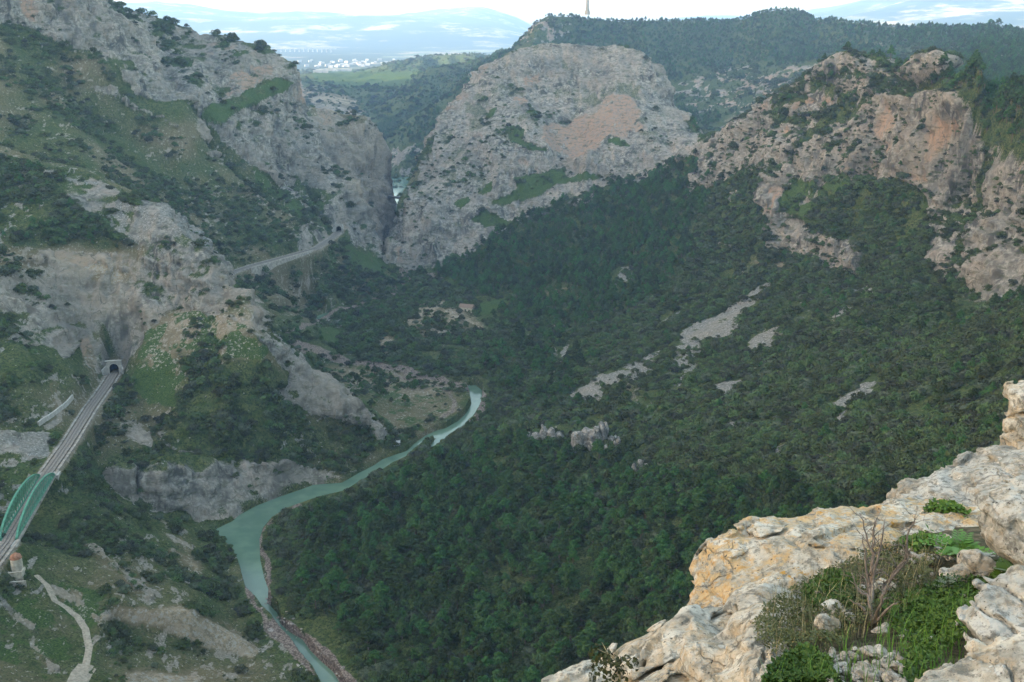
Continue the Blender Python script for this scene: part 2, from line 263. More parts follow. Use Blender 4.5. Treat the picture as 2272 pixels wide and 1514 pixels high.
for f in fo:
    a, b, c = vv[list(f)]; za, zb, zc = vz[list(f)]
    x0, x1 = max(0, math.ceil(min(a[0], b[0], c[0]))), min(NC-1, math.floor(max(a[0], b[0], c[0])))
    y0, y1 = max(0, math.ceil(min(a[1], b[1], c[1]))), min(NR-1, math.floor(max(a[1], b[1], c[1])))
    den = (b[1]-c[1])*(a[0]-c[0])+(c[0]-b[0])*(a[1]-c[1])
    if x1 < x0 or y1 < y0 or abs(den) < 1e-9: continue
    yy, xx = np.mgrid[y0:y1+1, x0:x1+1]
    w0 = ((b[1]-c[1])*(xx-c[0])+(c[0]-b[0])*(yy-c[1]))/den; w1 = ((c[1]-a[1])*(xx-c[0])+(a[0]-c[0])*(yy-c[1]))/den; w2 = 1-w0-w1
    m = (w0 >= -1e-6) & (w1 >= -1e-6) & (w2 >= -1e-6)
    G[y0:y1+1, x0:x1+1][m] = (w0*za+w1*zb+w2*zc)[m]
for i in range(NC):
    bad = np.isnan(G[:, i])
    if bad.any(): G[bad, i] = np.interp(np.where(bad)[0], np.where(~bad)[0], G[~bad, i])
def blur(A, k, n=2):
    for _ in range(n):
        for ax in (0, 1):
            S = np.cumsum(np.pad(A, [(k+1, k) if q == ax else (0, 0) for q in (0, 1)], mode='edge'), axis=ax, dtype=np.float64)
            A = (np.take(S, range(2*k+1, S.shape[ax]), ax)-np.take(S, range(0, S.shape[ax]-2*k-1), ax))/(2*k+1)
    return A
G0 = blur(G, 2, 2)
X = np.sin(AZ)[None]*RS[:, None]; Y = np.cos(AZ)[None]*RS[:, None]
PX, PY = proj(X, Y, G0)
print('terrain base', NR, NC, round(time.time()-T0, 1))
# ================================================================ what covers the land (each patch pinned to the place where it lies)
OX, OY, RW, RH = 400, 200, 1560, 970          # raster of the patches, 2 photo pixels a cell
LAY = {k: np.zeros((RH, RW), np.float32) for k in ('rock', 'orange', 'grass', 'scree', 'soil', 'gravel', 'pine', 'shrub', 'calm')}
def pin(poly, xx, yy):
    m = np.zeros(xx.shape, bool); n = len(poly)
    for i in range(n):
        (x0, y0), (x1, y1) = poly[i], poly[(i+1) % n]
        if y0 == y1: continue
        m ^= ((y0 > yy) != (y1 > yy)) & (xx < (x1-x0)*(yy-y0)/(y1-y0)+x0)
    return m
def paint(poly, **k):
    q = [((x+OX)/2, (y+OY)/2) for x, y in poly]
    x0 = max(0, int(min(a for a, b in q))-1); x1 = min(RW, int(max(a for a, b in q))+2); y0 = max(0, int(min(b for a, b in q))-1); y1 = min(RH, int(max(b for a, b in q))+2)
    yy, xx = np.mgrid[y0:y1, x0:x1]; m = pin(q, xx, yy)
    for n, v in k.items(): LAY[n][y0:y1, x0:x1][m] = v
def stroke(line_, w, **k):
    for (x0, y0), (x1, y1) in zip(line_, line_[1:]):
        d = math.hypot(x1-x0, y1-y0)+1e-6; nx, ny = -(y1-y0)/d*w/2, (x1-x0)/d*w/2; ex, ey = (x1-x0)/d*w*.3, (y1-y0)/d*w*.3
        paint([(x0+nx-ex, y0+ny-ey), (x1+nx+ex, y1+ny+ey), (x1-nx+ex, y1-ny+ey), (x0-nx-ex, y0-ny-ey)], **k)
# broad covers
paint([(-400, -200), (2720, -200), (2720, 1740), (-400, 1740)], shrub=.5, soil=.3)
paint([(870, 590), (1000, 570), (1540, 330), (2720, 0), (2720, 1740), (760, 1740), (560, 1180), (860, 1030), (1070, 870)], shrub=.9, soil=.1, pine=.1)
paint([(600, 760), (620, 730), (900, 600), (1200, 600), (1500, 900), (1070, 880), (1000, 1000), (860, 1040)], shrub=.8, soil=.22, pine=.12)
paint([(-400, 0), (0, 60), (250, 150), (440, 300), (500, 600), (-400, 400)], shrub=.62, soil=.40)
paint([(-400, 800), (220, 830), (360, 1020), (600, 1000), (870, 1010), (560, 1170), (560, 1260), (700, 1514), (700, 1740), (-400, 1740)], shrub=.6, soil=.42)
paint([(-400, 1040), (110, 1040), (180, 1130), (430, 1170), (520, 1260), (500, 1300), (300, 1240), (100, 1240), (-400, 1260)], shrub=.62, soil=.3, grass=.3)
paint([(60, 1260), (300, 1330), (230, 1370), (200, 1440), (260, 1514), (100, 1514), (-100, 1400)], grass=.45, shrub=.5, soil=.35)
paint([(680, 790), (800, 800), (960, 840), (1030, 880), (1000, 920), (900, 990), (860, 960), (780, 890), (700, 820)], shrub=.4, soil=.55, grass=.4)
# far side
paint([(840, 300), (1215, 20), (1800, 10), (2720, 20), (2720, 60), (2100, 105), (1850, 120), (1540, 300), (1400, 110), (1150, 110), (1060, 200), (900, 400), (850, 400)], pine=.75, shrub=.3, soil=.05)
for q in ([(1470, 200), (1600, 152), (1720, 150), (1820, 140), (1900, 122), (1950, 120), (1850, 130), (1760, 190), (1700, 225), (1600, 218), (1500, 215)], [(1040, 160), (1120, 140), (1170, 120), (1110, 175), (1045, 180)], [(965, 235), (1040, 200), (1050, 240), (1010, 255), (975, 250)], [(1150, 70), (1200, 40), (1280, 60), (1240, 90), (1160, 115)]):
    paint(q, rock=.55, orange=.55, pine=.3)
paint([(1500, 225), (1700, 215), (1740, 235), (1640, 255), (1540, 250)], rock=.4, orange=.6, pine=.3); paint([(870, 330), (930, 320), (960, 340), (900, 400), (860, 390)], rock=.6, pine=.2)
paint([(1480, 8), (1650, 10), (1650, 34), (1480, 36)], rock=.5, soil=.6, pine=.25)
paint([(1850, 32), (2060, 50), (2050, 60), (1860, 42)], soil=1, scree=.6, pine=.1, shrub=0); paint([(1895, 97), (1970, 95), (1972, 104), (1905, 104)], soil=1, scree=.7, pine=0, shrub=0)
paint([(640, 120), (840, 270), (850, 400), (900, 300), (1120, 100)], pine=.3, shrub=.4, soil=0, grass=.25)
paint([(690, 160), (930, 158), (900, 190), (780, 193), (700, 188)], pine=0, shrub=0, grass=1, soil=0)
paint([(640, 205), (700, 200), (760, 212), (828, 236), (760, 240), (680, 240)], pine=.1, shrub=.3, soil=.9, grass=.2)
paint([(650, 115), (900, 118), (850, 145), (780, 158), (680, 160)], pine=.1, shrub=.1, soil=.2, grass=.5)
# rocks of the left mountain
paint([(-400, -200), (230, -200), (230, 0), (275, 70), (330, 140), (390, 200), (432, 245), (418, 235), (355, 227), (301, 214), (268, 167), (261, 144), (174, 114), (134, 94), (77, 67), (50, 53), (-400, 10)], rock=1, shrub=.1, soil=0)
paint([(50, -50), (92, 0), (76, 57), (60, 50), (35, 0)], orange=.8); paint([(120, 30), (170, 60), (150, 100), (120, 80)], orange=.25); paint([(340, 180), (380, 200), (420, 235), (370, 225)], orange=.4)
paint([(230, -100), (290, 15), (400, 45), (490, 70), (600, 100), (660, 146), (682, 235), (718, 325), (782, 400), (808, 480), (856, 592), (835, 585), (780, 535), (765, 500), (735, 500), (720, 508), (700, 480), (660, 445), (600, 400), (540, 360), (480, 300), (430, 243), (330, 140), (270, 70)], rock=1, soil=0, shrub=.3)
paint([(684, 230), (812, 248), (853, 370), (870, 480), (872, 590), (852, 588), (806, 480), (715, 325)], rock=1, soil=.75, orange=.12, shrub=.06)
paint([(435, 247), (445, 241), (462, 328), (435, 301)], rock=1, shrub=0)
for q in ([(180, 177), (214, 187), (261, 191), (264, 217), (234, 211), (200, 191)], [(180, 110), (0, 20), (30, 30), (170, 90)]): paint(q, rock=.8, shrub=.1)
stroke([(274, 224), (325, 255), (415, 306), (470, 350), (560, 430), (640, 500)], 7, rock=.8, shrub=.2)
for q in ([(482, 234), (522, 161), (562, 144), (609, 150), (602, 177), (555, 201), (508, 227)], [(655, 150), (676, 174), (682, 241), (659, 214)], [(696, 241), (736, 248), (722, 290)]): paint(q, orange=.95, shrub=0)
paint([(355, 107), (502, 87), (549, 114), (468, 130)], orange=.5, shrub=.2); paint([(820, 560), (780, 530), (810, 520)], orange=.5); paint([(850, 400), (858, 400), (862, 500), (852, 480)], orange=.5)
paint([(478, 234), (615, 174), (646, 177), (629, 207), (535, 247), (485, 281), (440, 262), (450, 240)], grass=.9, rock=.1, shrub=.35)
for q in ([(355, 127), (435, 130), (428, 150), (380, 150)], [(472, 130), (552, 114), (549, 124), (468, 144)]): paint(q, grass=.6, rock=.3, shrub=.7)
paint([(400, 340), (470, 355), (600, 440), (560, 460), (640, 520), (560, 560), (520, 590), (480, 560), (440, 480)], soil=.4, shrub=.6, grass=.2); paint([(560, 440), (640, 500), (690, 540), (600, 560), (520, 540)], grass=.4, shrub=.65, soil=.2)
paint([(590, 375), (660, 385), (740, 480), (700, 470), (640, 430)], shrub=.75, rock=.6, grass=.3); paint([(552, 368), (635, 430), (712, 498), (640, 475), (569, 411)], grass=.6, rock=.1)
paint([(640, 470), (700, 500), (735, 500), (720, 540), (660, 560)], rock=.6, shrub=.3); paint([(650, 505), (700, 520), (700, 545), (670, 545)], rock=.95, shrub=.1)
paint([(640, 560), (740, 520), (850, 600), (870, 640), (700, 700), (600, 700), (560, 620)], shrub=.75, soil=.5, grass=.1)
paint([(745, 537), (770, 540), (862, 598), (840, 604), (790, 588), (765, 570)], grass=1, soil=0, shrub=.08, rock=0); paint([(690, 570), (745, 560), (760, 600), (700, 620)], grass=.6, shrub=.6)
# spur
paint([(75, 372), (240, 400), (330, 446), (400, 495), (445, 540), (480, 585), (515, 622), (560, 652), (596, 700), (606, 740), (500, 695), (430, 690), (370, 700), (335, 735), (300, 760), (288, 800), (240, 815), (200, 830), (190, 760), (140, 800), (95, 760), (40, 760), (-300, 740), (-300, 570), (70, 560), (160, 570), (250, 560), (300, 560), (270, 530), (240, 490), (180, 450), (120, 410)], rock=.82, shrub=.55, soil=.55)
paint([(75, 372), (240, 400), (330, 446), (400, 495), (460, 560), (440, 590), (340, 560), (290, 540), (220, 480), (150, 430)], rock=1, scree=.45, shrub=.2, soil=0)
paint([(0, 540), (110, 560), (100, 600), (0, 600)], soil=.6, rock=.5); paint([(330, 560), (480, 590), (500, 700), (330, 700), (300, 640)], rock=1, soil=.1, shrub=.1)
paint([(-300, 380), (0, 365), (80, 380), (180, 450), (270, 530), (300, 570), (200, 560), (100, 540), (-300, 540)], rock=0, shrub=1, soil=.2, pine=.3)
for q in ([(184, 752), (201, 745), (209, 789), (224, 835), (201, 829), (184, 789)], [(231, 562), (244, 582), (272, 622), (240, 630), (247, 595)], [(120, 560), (230, 590), (220, 610), (110, 580)], [(128, 830), (145, 850), (130, 880), (118, 850)]): paint(q, orange=1, soil=.8, rock=.5, shrub=0)
paint([(498, 655), (569, 655), (592, 705), (602, 740), (569, 742), (508, 702)], rock=1, orange=.4, soil=.6, shrub=0); paint([(230, 700), (300, 690), (290, 790), (230, 800)], rock=1, orange=.15, shrub=.05, soil=0)
paint([(300, 740), (420, 695), (520, 705), (600, 760), (640, 820), (560, 800), (450, 790), (400, 860), (380, 900), (320, 880), (290, 830)], grass=.6, soil=.55, rock=.1, shrub=.35)
paint([(300, 820), (368, 820), (392, 883), (398, 905), (334, 900), (305, 870)], grass=1, shrub=.05, soil=.1); paint([(405, 700), (500, 705), (520, 730), (400, 720)], grass=.85, shrub=.2)
paint([(310, 800), (330, 785), (355, 800), (350, 825), (320, 820)], soil=1, orange=.5, shrub=.1)
paint([(390, 780), (560, 830), (620, 880), (620, 960), (500, 1000), (330, 940), (400, 900)], shrub=.8, soil=.3)
paint([(560, 740), (600, 735), (640, 760), (690, 812), (740, 842), (782, 905), (830, 942), (882, 985), (840, 992), (800, 965), (740, 935), (690, 920), (650, 910), (615, 890), (640, 850), (640, 820), (600, 790)], rock=.9, shrub=.14, soil=.1, grass=.1)
paint([(618, 880), (650, 855), (700, 835), (740, 850), (780, 905), (760, 935), (690, 920), (640, 912)], rock=1, scree=.3, shrub=.06)
paint([(215, 1060), (250, 1040), (350, 1033), (500, 1020), (640, 1028), (700, 1038), (745, 1062), (690, 1084), (620, 1106), (560, 1130), (500, 1154), (450, 1164), (380, 1144), (300, 1124), (250, 1094)], rock=1, shrub=.14, soil=.3, grass=0)
for q in ([(220, 915), (300, 940), (335, 990), (290, 985), (235, 940)], [(-300, 950), (60, 955), (112, 962), (95, 1012), (0, 1045), (-300, 1040)], [(290, 965), (330, 970), (335, 1000), (300, 990)]): paint(q, rock=.9, scree=.5, shrub=.15, soil=.3)
stroke([(95, 945), (130, 918), (135, 880)], 12, soil=.8, scree=.7, shrub=0, rock=.5); stroke([(350, 970), (400, 1000), (500, 1030)], 9, rock=.8)
for q in ([(242, 1362), (282, 1333), (350, 1347), (400, 1343), (445, 1360), (505, 1388), (582, 1438), (555, 1450), (500, 1432), (450, 1426), (380, 1403), (320, 1388)], [(262, 1540), (290, 1490), (330, 1478), (420, 1500), (450, 1540)], [(150, 1300), (178, 1310), (170, 1330)]): paint(q, soil=1, scree=.25, shrub=.25, grass=0, orange=.12)
for l in ([(190, 1210), (280, 1280), (330, 1320)], [(110, 1300), (160, 1330), (200, 1365), (250, 1372)], [(380, 1220), (450, 1250), (420, 1290)], [(0, 1330), (40, 1370), (70, 1390)], [(80, 1420), (130, 1490)], [(330, 1145), (400, 1190), (440, 1215)]): stroke(l, 16, rock=.6, scree=.6, soil=.7, shrub=.2)
paint([(300, 1280), (420, 1300), (500, 1330), (560, 1400), (600, 1430), (520, 1290), (400, 1260)], shrub=.8)
stroke([(530, 1140), (490, 1190), (540, 1290), (570, 1350), (640, 1430), (700, 1514), (730, 1600)], 50, soil=.3, gravel=.25, shrub=.8)
# dome
paint([(872, 594), (862, 562), (860, 522), (870, 490), (886, 460), (901, 423), (930, 371), (964, 318), (998, 268), (1028, 230), (1060, 198), (1088, 161), (1128, 126), (1164, 112), (1200, 107), (1300, 106), (1370, 110), (1422, 126), (1453, 155), (1470, 188), (1474, 228), (1503, 250), (1534, 278), (1546, 310), (1540, 345), (1480, 362), (1400, 392), (1300, 436), (1230, 458), (1150, 498), (1075, 540), (1000, 580), (925, 606), (884, 602)], rock=1, shrub=.2, soil=0, pine=0, grass=.08, orange=.16)
paint([(890, 470), (1000, 300), (1100, 300), (1130, 400), (1060, 480), (960, 560), (890, 590)], shrub=.34)
paint([(1050, 550), (1130, 500), (1300, 440), (1480, 365), (1540, 335), (1540, 345), (1480, 372), (1300, 450), (1140, 510)], rock=.7, pine=.5)
for q in ([(1161, 247), (1228, 214), (1252, 221), (1242, 247), (1225, 261), (1195, 250)], [(1121, 281), (1161, 288), (1155, 308), (1195, 328), (1218, 338), (1178, 338), (1128, 304)], [(1131, 395), (1195, 388), (1248, 375), (1262, 395), (1308, 385), (1342, 398), (1242, 410), (1191, 433), (1114, 460), (1081, 457), (1145, 421)],
  [(1048, 431), (1098, 395), (1088, 431), (1061, 438)], [(1041, 492), (1074, 473), (1145, 493), (1160, 507), (1080, 503)], [(1222, 144), (1272, 134), (1255, 187), (1248, 197), (1211, 181)], [(1090, 235), (1105, 240), (1085, 265), (1070, 270)], [(1330, 320), (1370, 300), (1400, 325), (1350, 318)], [(1000, 450), (1045, 440), (1020, 465)]): paint(q, grass=.95, rock=.15, shrub=.55, soil=0)
for q in ([(1211, 274), (1262, 281), (1288, 254), (1312, 241), (1362, 211), (1395, 207), (1415, 241), (1429, 274), (1395, 301), (1349, 294), (1335, 321), (1295, 355), (1255, 345), (1228, 334), (1205, 318)], [(1161, 174), (1198, 161), (1205, 181), (1178, 196), (1161, 194)], [(1141, 214), (1175, 214), (1175, 229), (1148, 229)]): paint(q, orange=1, shrub=0)
for q in ([(1114, 341), (1145, 334), (1208, 378), (1198, 390), (1121, 354)], [(1322, 344), (1355, 334), (1335, 364)], [(1041, 301), (1071, 294), (1081, 321)], [(1449, 200), (1468, 196), (1471, 225)], [(870, 560), (890, 530), (900, 590), (880, 590)], [(1290, 180), (1320, 170), (1330, 200)], [(1000, 440), (1030, 445), (1010, 460)]): paint(q, orange=.6, shrub=.05)
stroke([(900, 487), (960, 492), (1050, 505), (1120, 515)], 3, orange=.3, soil=.8)
# right mountain
paint([(1540, 325), (1600, 290), (1700, 218), (1760, 182), (1812, 165), (1840, 124), (1870, 112), (1960, 120), (2000, 150), (2050, 124), (2110, 104), (2125, 150), (2060, 185), (2000, 200), (1990, 215), (2130, 205), (2165, 260), (2195, 330), (2290, 370), (2420, 420), (2420, 640), (2290, 650), (2210, 684), (2130, 650), (2060, 590), (2050, 430), (2000, 400), (1900, 410), (1890, 440), (1830, 470), (1790, 500), (1900, 530), (1930, 565), (1915, 625), (1850, 608), (1800, 580), (1700, 555), (1688, 500), (1695, 430), (1715, 370), (1650, 385), (1580, 410), (1520, 440), (1545, 380)], rock=1, shrub=.62, soil=.1, pine=.05)
paint([(1780, 175), (1850, 165), (1990, 175), (2060, 190), (1990, 215), (1940, 235), (1830, 245), (1750, 240), (1700, 235)], rock=.45, shrub=.8, pine=.3)
paint([(1830, 120), (1870, 108), (1960, 118), (2010, 150), (2000, 175), (1970, 150), (1900, 128)], pine=.9, rock=.1, shrub=.6)
paint([(2010, 120), (2100, 100), (2300, 70), (2720, -100), (2720, 420), (2290, 370), (2195, 330), (2165, 262), (2130, 205), (2060, 205), (2080, 170), (2130, 150), (2100, 118)], pine=.85, rock=.05, shrub=.6)
paint([(1700, 250), (1750, 262), (1870, 240), (1940, 228), (1890, 262), (1800, 280), (1710, 275)], grass=.3, rock=.3, shrub=.7)
paint([(1830, 400), (1880, 370), (1890, 410), (1830, 470), (1790, 495), (1740, 470), (1720, 420), (1760, 400)], rock=.35, grass=.6, shrub=.6)
paint([(1850, 440), (1900, 415), (2000, 405), (2055, 440), (2060, 560), (1990, 590), (1930, 560), (1860, 530), (1790, 500)], rock=.05, grass=.35, shrub=.9, pine=.2)
paint([(1600, 430), (1690, 400), (1700, 500), (1640, 560), (1560, 540), (1560, 460)], grass=.4, rock=.2, shrub=.8)
stroke([(1900, 215), (1800, 290), (1760, 360)], 16, rock=.2, shrub=.8); stroke([(2200, 360), (2150, 500), (2110, 640)], 14, rock=.2, shrub=.9, grass=.3); stroke([(1990, 215), (1975, 330), (1960, 380)], 8, orange=.7)
for q in ([(1699, 430), (1739, 406), (1733, 440), (1699, 500)], [(1867, 345), (1897, 355), (1890, 391), (1867, 378)], [(1947, 291), (1980, 234), (1987, 214), (1974, 321), (1953, 351)], [(2040, 268), (2094, 261), (2148, 268), (2158, 294), (2107, 301), (2087, 335), (2064, 401), (2047, 395), (2074, 335), (2081, 294)], [(1713, 274), (1760, 274), (1760, 301), (1709, 301)], [(1990, 385), (2060, 395), (2050, 412), (1990, 395)], [(2250, 360), (2290, 370), (2270, 400)], [(2155, 600), (2170, 590), (2172, 630), (2155, 625)], [(1740, 235), (1860, 215), (1850, 232), (1760, 250)]): paint(q, orange=.85, shrub=.03, rock=1)
# pine woods
paint([(960, 600), (1140, 505), (1230, 462), (1300, 440), (1400, 400), (1480, 372), (1540, 345), (1600, 395), (1560, 480), (1520, 560), (1500, 620), (1400, 690), (1280, 730), (1150, 720), (1080, 680), (1040, 650), (990, 630)], pine=.9, shrub=.6, soil=.1)
paint([(575, 1190), (620, 1135), (700, 1105), (800, 1072), (870, 1040), (960, 1010), (1060, 985), (1180, 990), (1400, 1010), (1450, 1070), (1700, 1090), (2000, 1100), (2300, 1050), (2720, 1000), (2720, 1740), (760, 1740), (700, 1470), (640, 1370), (590, 1290)], pine=.95, shrub=.8, soil=.1)
paint([(1090, 650), (1250, 720), (1330, 850), (1300, 900), (1200, 920), (1080, 880), (1060, 800), (1140, 740)], pine=.55, shrub=.8)
paint([(2050, 650), (2300, 650), (2720, 700), (2720, 1000), (2200, 1000), (2000, 800)], pine=.3)
stroke([(880, 1020), (980, 980), (1060, 930), (1090, 870)], 20, pine=.1, gravel=.3)
# screes, bare patches, meadow
for q in ([(1519, 726), (1572, 702), (1622, 679), (1663, 649), (1709, 622), (1716, 632), (1673, 669), (1659, 692), (1636, 719), (1626, 753), (1592, 766), (1559, 745), (1519, 759)], [(1235, 893), (1245, 876), (1295, 856), (1335, 836), (1362, 823), (1412, 803), (1446, 783), (1472, 769), (1466, 789), (1456, 823), (1412, 838), (1389, 842), (1362, 856), (1335, 866), (1329, 888), (1262, 886)],
  [(1489, 810), (1496, 765), (1545, 755), (1565, 775), (1520, 810)], [(1656, 771), (1673, 749), (1713, 735), (1740, 732), (1706, 762), (1679, 772), (1659, 790)], [(1866, 640), (1930, 633), (1929, 653), (1903, 670), (1890, 674), (1883, 656)], [(1880, 674), (1867, 690), (1833, 721), (1824, 719), (1843, 697)],
  [(1566, 878), (1592, 852), (1652, 844), (1657, 858), (1609, 889), (1589, 876), (1586, 898)], [(1808, 902), (1857, 893), (1860, 881), (1897, 868), (1913, 858), (1888, 854), (1948, 846), (1930, 868), (1902, 885), (1884, 895), (1877, 908), (1862, 927), (1845, 950), (1838, 939), (1865, 913), (1826, 912)],
  [(1878, 790), (1940, 766), (1944, 772), (1883, 803)], [(2038, 801), (2067, 792), (2066, 806)], [(1711, 999), (1748, 985), (1728, 1010)], [(1352, 631), (1382, 601), (1411, 599), (1402, 620), (1375, 631), (1362, 644)], [(1490, 850), (1525, 828), (1515, 850)], [(1820, 1000), (1850, 990), (1840, 1010)], [(1600, 960), (1640, 935), (1620, 965)], [(1440, 720), (1500, 680), (1490, 700), (1450, 725)], [(1230, 790), (1250, 760), (1262, 765), (1240, 800)], [(1395, 1030), (1445, 1030), (1440, 1045), (1400, 1045)]):
    paint(q, scree=1, shrub=.3, pine=0, soil=0, rock=.2, grass=0)
stroke([(1480, 760), (1560, 740), (1640, 700), (1690, 690)], 6, soil=.6, shrub=.4, pine=0); stroke([(1396, 850), (1402, 870), (1390, 890)], 5, soil=1, scree=.6, shrub=0, pine=0); stroke([(1700, 600), (1760, 580), (1640, 590), (1600, 620)], 6, soil=.8, shrub=.3)
stroke([(1212, 642), (1245, 650), (1278, 660)], 14, soil=1, orange=.6, pine=0, shrub=0); stroke([(1300, 690), (1325, 710)], 5, soil=.9, orange=.3, pine=0, shrub=0); stroke([(1440, 1095), (1470, 1105), (1490, 1120)], 10, soil=1, orange=.7, pine=0, shrub=0)
paint([(890, 690), (960, 665), (1010, 680), (1060, 700), (1080, 720), (1000, 740), (930, 740), (880, 715)], soil=.8, shrub=.45, orange=.2, pine=0)
paint([(1055, 682), (1100, 665), (1140, 660), (1122, 688), (1080, 704)], grass=1, shrub=.08, soil=.1, pine=0); paint([(1000, 600), (1030, 598), (1025, 628), (980, 640)], grass=.8, shrub=.4)
paint([(700, 738), (760, 718), (768, 745), (750, 765), (705, 768)], grass=.9, shrub=.15, soil=.05); paint([(840, 745), (870, 735), (870, 790), (845, 780)], soil=.9, orange=.3, shrub=.3)
paint([(1700, 1050), (2000, 900), (2250, 900), (2200, 960), (1900, 1050)], soil=.35, orange=.2)
# dry river bed and gravel banks
bed = [(650, 768), (720, 795), (800, 805), (880, 820), (950, 835), (1010, 848), (1045, 862)]
stroke(bed, 16, gravel=1, shrub=.2, soil=.2, grass=0, pine=0); stroke([(880, 838), (940, 850), (985, 868), (1005, 895), (985, 925)], 12, gravel=.6, scree=.5, shrub=.15, grass=0, pine=0)
stroke([(640, 745), (740, 695), (800, 675), (870, 645), (910, 618), (880, 598)], 12, gravel=.8, shrub=.35, pine=0)
stroke([(620, 1385), (680, 1430), (740, 1490), (800, 1560)], 46, gravel=.8, soil=.3, shrub=.28, pine=0); stroke([(600, 1345), (588, 1290), (578, 1210), (600, 1150), (660, 1120)], 14, gravel=.8, shrub=.4, pine=0)
stroke([(1075, 860), (1072, 895), (1060, 925)], 12, gravel=.9, soil=.4, shrub=.1, pine=0); stroke([(540, 1240), (560, 1330), (600, 1390), (660, 1450), (700, 1500)], 12, gravel=.7, shrub=.3)
stroke([(985, 612), (940, 600), (890, 600)], 10, gravel=.6, scree=.5, shrub=.2)
for k in LAY: LAY[k] = blur(LAY[k], {'soil': 3, 'shrub': 3, 'pine': 2, 'orange': 3}.get(k, 1), 2).astype(np.float32)
WX = X*1.0; WY = Y*1.0
RR = np.hypot(X, Y)
n1 = fbm(WX, WY, G0, 30, 4, .6, s=31); n2 = fbm(WX, WY, G0, 30, 4, .6, s=41)
amp = np.clip(14000/RR, 5, 24)
qx = np.clip((PX+n1*amp*1.3+OX)/2, 0, RW-2); qy = np.clip((PY+n2*amp*.9+OY)/2, 0, RH-2)
ix, iy = qx.astype(int), qy.astype(int); fx, fy = qx-ix, qy-iy
M = {}
for k, A in LAY.items():
    M[k] = (A[iy, ix]*(1-fx)*(1-fy)+A[iy, ix+1]*fx*(1-fy)+A[iy+1, ix]*(1-fx)*fy+A[iy+1, ix+1]*fx*fy).astype(np.float32)
n3 = fbm(WX, WY, G0*1.5, 26, 5, .7, s=51)*1.5
n4 = fbm(WX, WY, G0, 12, 4, .65, s=55)*1.5
def brk(a, k=.9): return ss(.32, .68, a+n3*k*(1-np.abs(2*a-1)))
back = (RR > 1265) & (RR < 1540) & (PX > 850) & (PX < 1570); M['pine'][back] = 0; M['shrub'][back] = .08; M['rock'][back] = .95; M['grass'][back] *= .5
M['rock'] = brk(M['rock'], 1.5); nq = fbm(WX*.7+WY*.7, (WY-WX)*.7*.45, G0, 11, 5, .72, s=58)*1.5; M['scree'] = ss(.31, .58, M['scree']*.95+(n3*.5+nq*.75)*(M['scree'] > .02)-.08)*np.clip(M['scree']*1.6, 0, 1)
for k in ('grass', 'orange'): M[k] = ss(.18, .72, M[k]*.95+n4*1.0*(M[k] > .02))*np.clip(M[k]*1.5, 0, 1)
# little outcrops in the brush
left = ss(950, 700, PX)
sp1 = ss(.22, .40, fbm(WX, WY*.6, G0*2, 4.5, 4, .68, s=61)+.35*fbm(WX, WY, G0, 40, 2, s=62))*(RR < 1600)
M['scree'] = np.maximum(M['scree'], sp1*(.25+.42*left+.3*((PX > 1150) & (PX < 2000) & (PY > 590) & (PY < 960)))*(M['pine'] < .6)*(M['grass'] < .8)); M['soil'] = np.clip(M['soil']+.55*fbm(WX, WY, G0, 55, 4, .6, s=63)+n4*.55*(M['soil'] > .6), 0, 1)
# ---------------------------------------------------------------- relief
def grad_n(Zg):
    P3 = np.stack([X, Y, Zg], -1); a = np.gradient(P3, axis=0); b = np.gradient(P3, axis=1); n = np.cross(b, a)
    n /= np.linalg.norm(n, axis=-1, keepdims=True)+1e-9; n[n[..., 2] < 0] *= -1; return n
N0 = grad_n(blur(G0, 5, 2)); steep = 1-N0[..., 2]
far = np.clip(RR/900, .5, 2.2)
RIV = [  # outlines of the open water at z = -250
 [(714, 1514), (699, 1485), (672, 1458), (649, 1425), (629, 1405), (609, 1381), (589, 1365), (575, 1344), (552, 1321), (543, 1288), (535, 1257), (522, 1227), (508, 1211), (482, 1190), (482, 1174), (518, 1157), (532, 1144), (569, 1124), (619, 1104), (669, 1087), (696, 1077), (760, 1072), (800, 1049), (830, 1034), (852, 1019), (905, 1001), (922, 984), (944, 968), (967, 957), (990, 951), (1018, 935), (1038, 916), (1048, 896), (1043, 870), (1038, 856), (1054, 855), (1068, 866), (1067, 893), (1058, 916), (1044, 937), (1018, 957), (994, 973), (964, 993), (956, 994), (961, 983), (972, 970), (955, 975), (930, 991), (912, 1006), (868, 1026), (845, 1042), (800, 1064), (765, 1087), (702, 1102), (635, 1126), (602, 1146), (582, 1170), (573, 1197), (575, 1244), (585, 1288), (594, 1311), (590, 1338), (612, 1361), (619, 1385), (642, 1405), (669, 1421), (686, 1445), (709, 1468), (736, 1492), (750, 1514), (780, 1570), (740, 1570)],
 [(609, 746), (625, 731), (652, 717), (686, 707), (720, 696), (745, 690), (725, 702), (696, 719), (669, 733), (642, 748), (619, 754)]]
RIVW = [[Z(a, b, -250)[:2] for a, b in q] for q in RIV]
def sdist(poly, x, y, closed=True):
    d = np.full(x.shape, 1e9)
    for i in range(len(poly)-(0 if closed else 1)):
        (x0, y0), (x1, y1) = poly[i], poly[(i+1) % len(poly)]; dx, dy = x1-x0, y1-y0; t = np.clip(((x-x0)*dx+(y-y0)*dy)/(dx*dx+dy*dy+1e-9), 0, 1)
        d = np.minimum(d, np.hypot(x-x0-t*dx, y-y0-t*dy))
    return d
def near(poly, pad):
    xs = [p[0] for p in poly]; ys = [p[1] for p in poly]; return (X > min(xs)-pad) & (X < max(xs)+pad) & (Y > min(ys)-pad) & (Y < max(ys)+pad)
wd = np.full(G0.shape, 60.0)
for q in RIVW:
    m = near(q, 40); d = sdist(q, X[m], Y[m]); ins = pin(q, X[m], Y[m]); wd[m] = np.minimum(wd[m], np.where(ins, -d, d))
